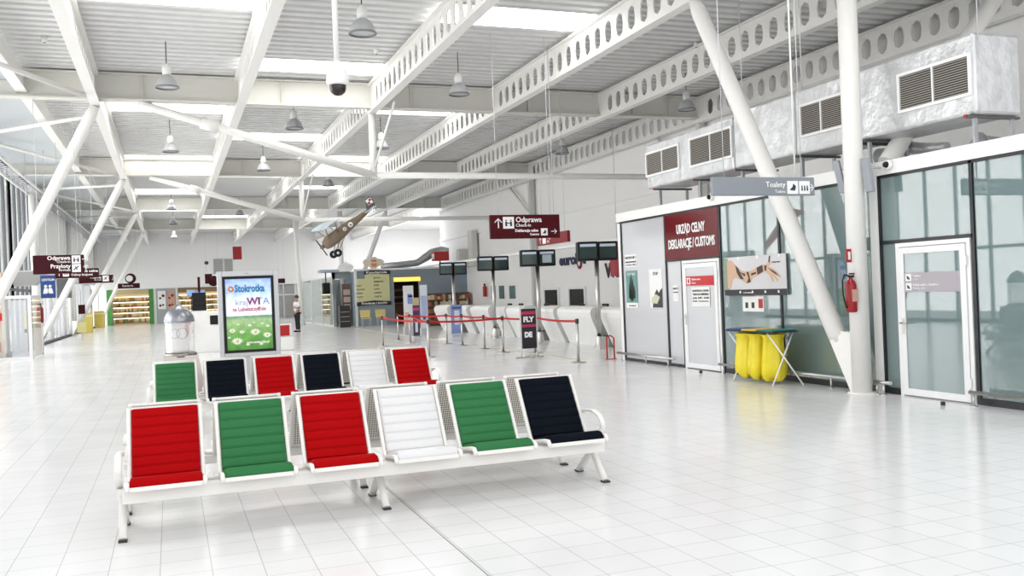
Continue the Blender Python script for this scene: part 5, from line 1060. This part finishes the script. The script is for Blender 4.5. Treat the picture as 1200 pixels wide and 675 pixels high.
rd = [.13, .125, .14, .06, .052, .085, .075, .055, .042, .035, .032, .055, .042, .035, .032, .085, .06, .045, .04, .085, .06, .045, .04]
skin('body', pts, ed, rd, SKIN, t)
sp = [(0, 0, .96), (0, 0, 1.12), (0, 0, 1.30), (0, .01, 1.42), (.17, .0, 1.41), (.215, .015, 1.22), (-.17, 0, 1.41), (-.215, .015, 1.22)]
skin('shirt', sp, [(0, 1), (1, 2), (2, 3), (2, 4), (4, 5), (2, 6), (6, 7)], [.155, .15, .16, .085, .075, .068, .075, .068], mat('shirt_white', (.85, .85, .86), .7), t)
tp = [(0, 0, .99), (.095, 0, .86), (.10, -.01, .50), (.10, .02, .10), (-.095, 0, .86), (-.10, .03, .50), (-.11, .05, .10)]
skin('trousers', tp, [(0, 1), (1, 2), (2, 3), (0, 4), (4, 5), (5, 6)], [.145, .105, .08, .07, .105, .08, .07], mat('trousers_black', (.012, .012, .015), .8), t)
for x_, y_ in ((.10, .02), (-.11, .05)): MB().path([(x_, y_+.06, .045), (x_, y_-.02, .055), (x_, y_-.12, .04), (x_, y_-.19, .03)], [.04, .05, .045, .025], 12).build('shoe', BLACK, t)
mb = MB().lathe([(.0, 1.80), (.05, 1.79), (.09, 1.745), (.10, 1.68), (.085, 1.64)], 18); mb.v = [(x, y*1.05+.005+(.02 if z < 1.72 else 0), z) for x, y, z in mb.v]; mb.build('hair', HAIR, t)
MB().box(-.012, .012, -.125, -.09, 1.635, 1.675).build('nose', SKIN, t, bevel=.006)
for x_ in (.035, -.035): MB().lathe([(0, -.095), (.009, -.098), (0, -.103)], 8, (x_, 0, 1.69), 'y').build('eye', INK, t)
MB().box(-.025, .025, -.105, -.09, 1.595, 1.603).build('mouth', mat('lips', (.35, .12, .1), .6), t)
for sx, hx, hy, hz in ((1, .06, -.28, 1.24), (-1, -.04, -.29, 1.30)):
    for k_ in range(4): MB().path([(hx-sx*.0, hy-.01, hz-.025+k_*.018), (hx-sx*.03, hy-.045, hz-.02+k_*.018), (hx-sx*.06, hy-.03, hz-.02+k_*.017)], [.010, .009, .007], 8).build('finger', SKIN, t)
    MB().path([(hx, hy, hz+.02), (hx-sx*.02, hy-.02, hz+.055)], [.011, .008], 8).build('thumb', SKIN, t)
MB().box(.05, .10, -.165, -.155, 1.22, 1.30).build('badge', LB, t)
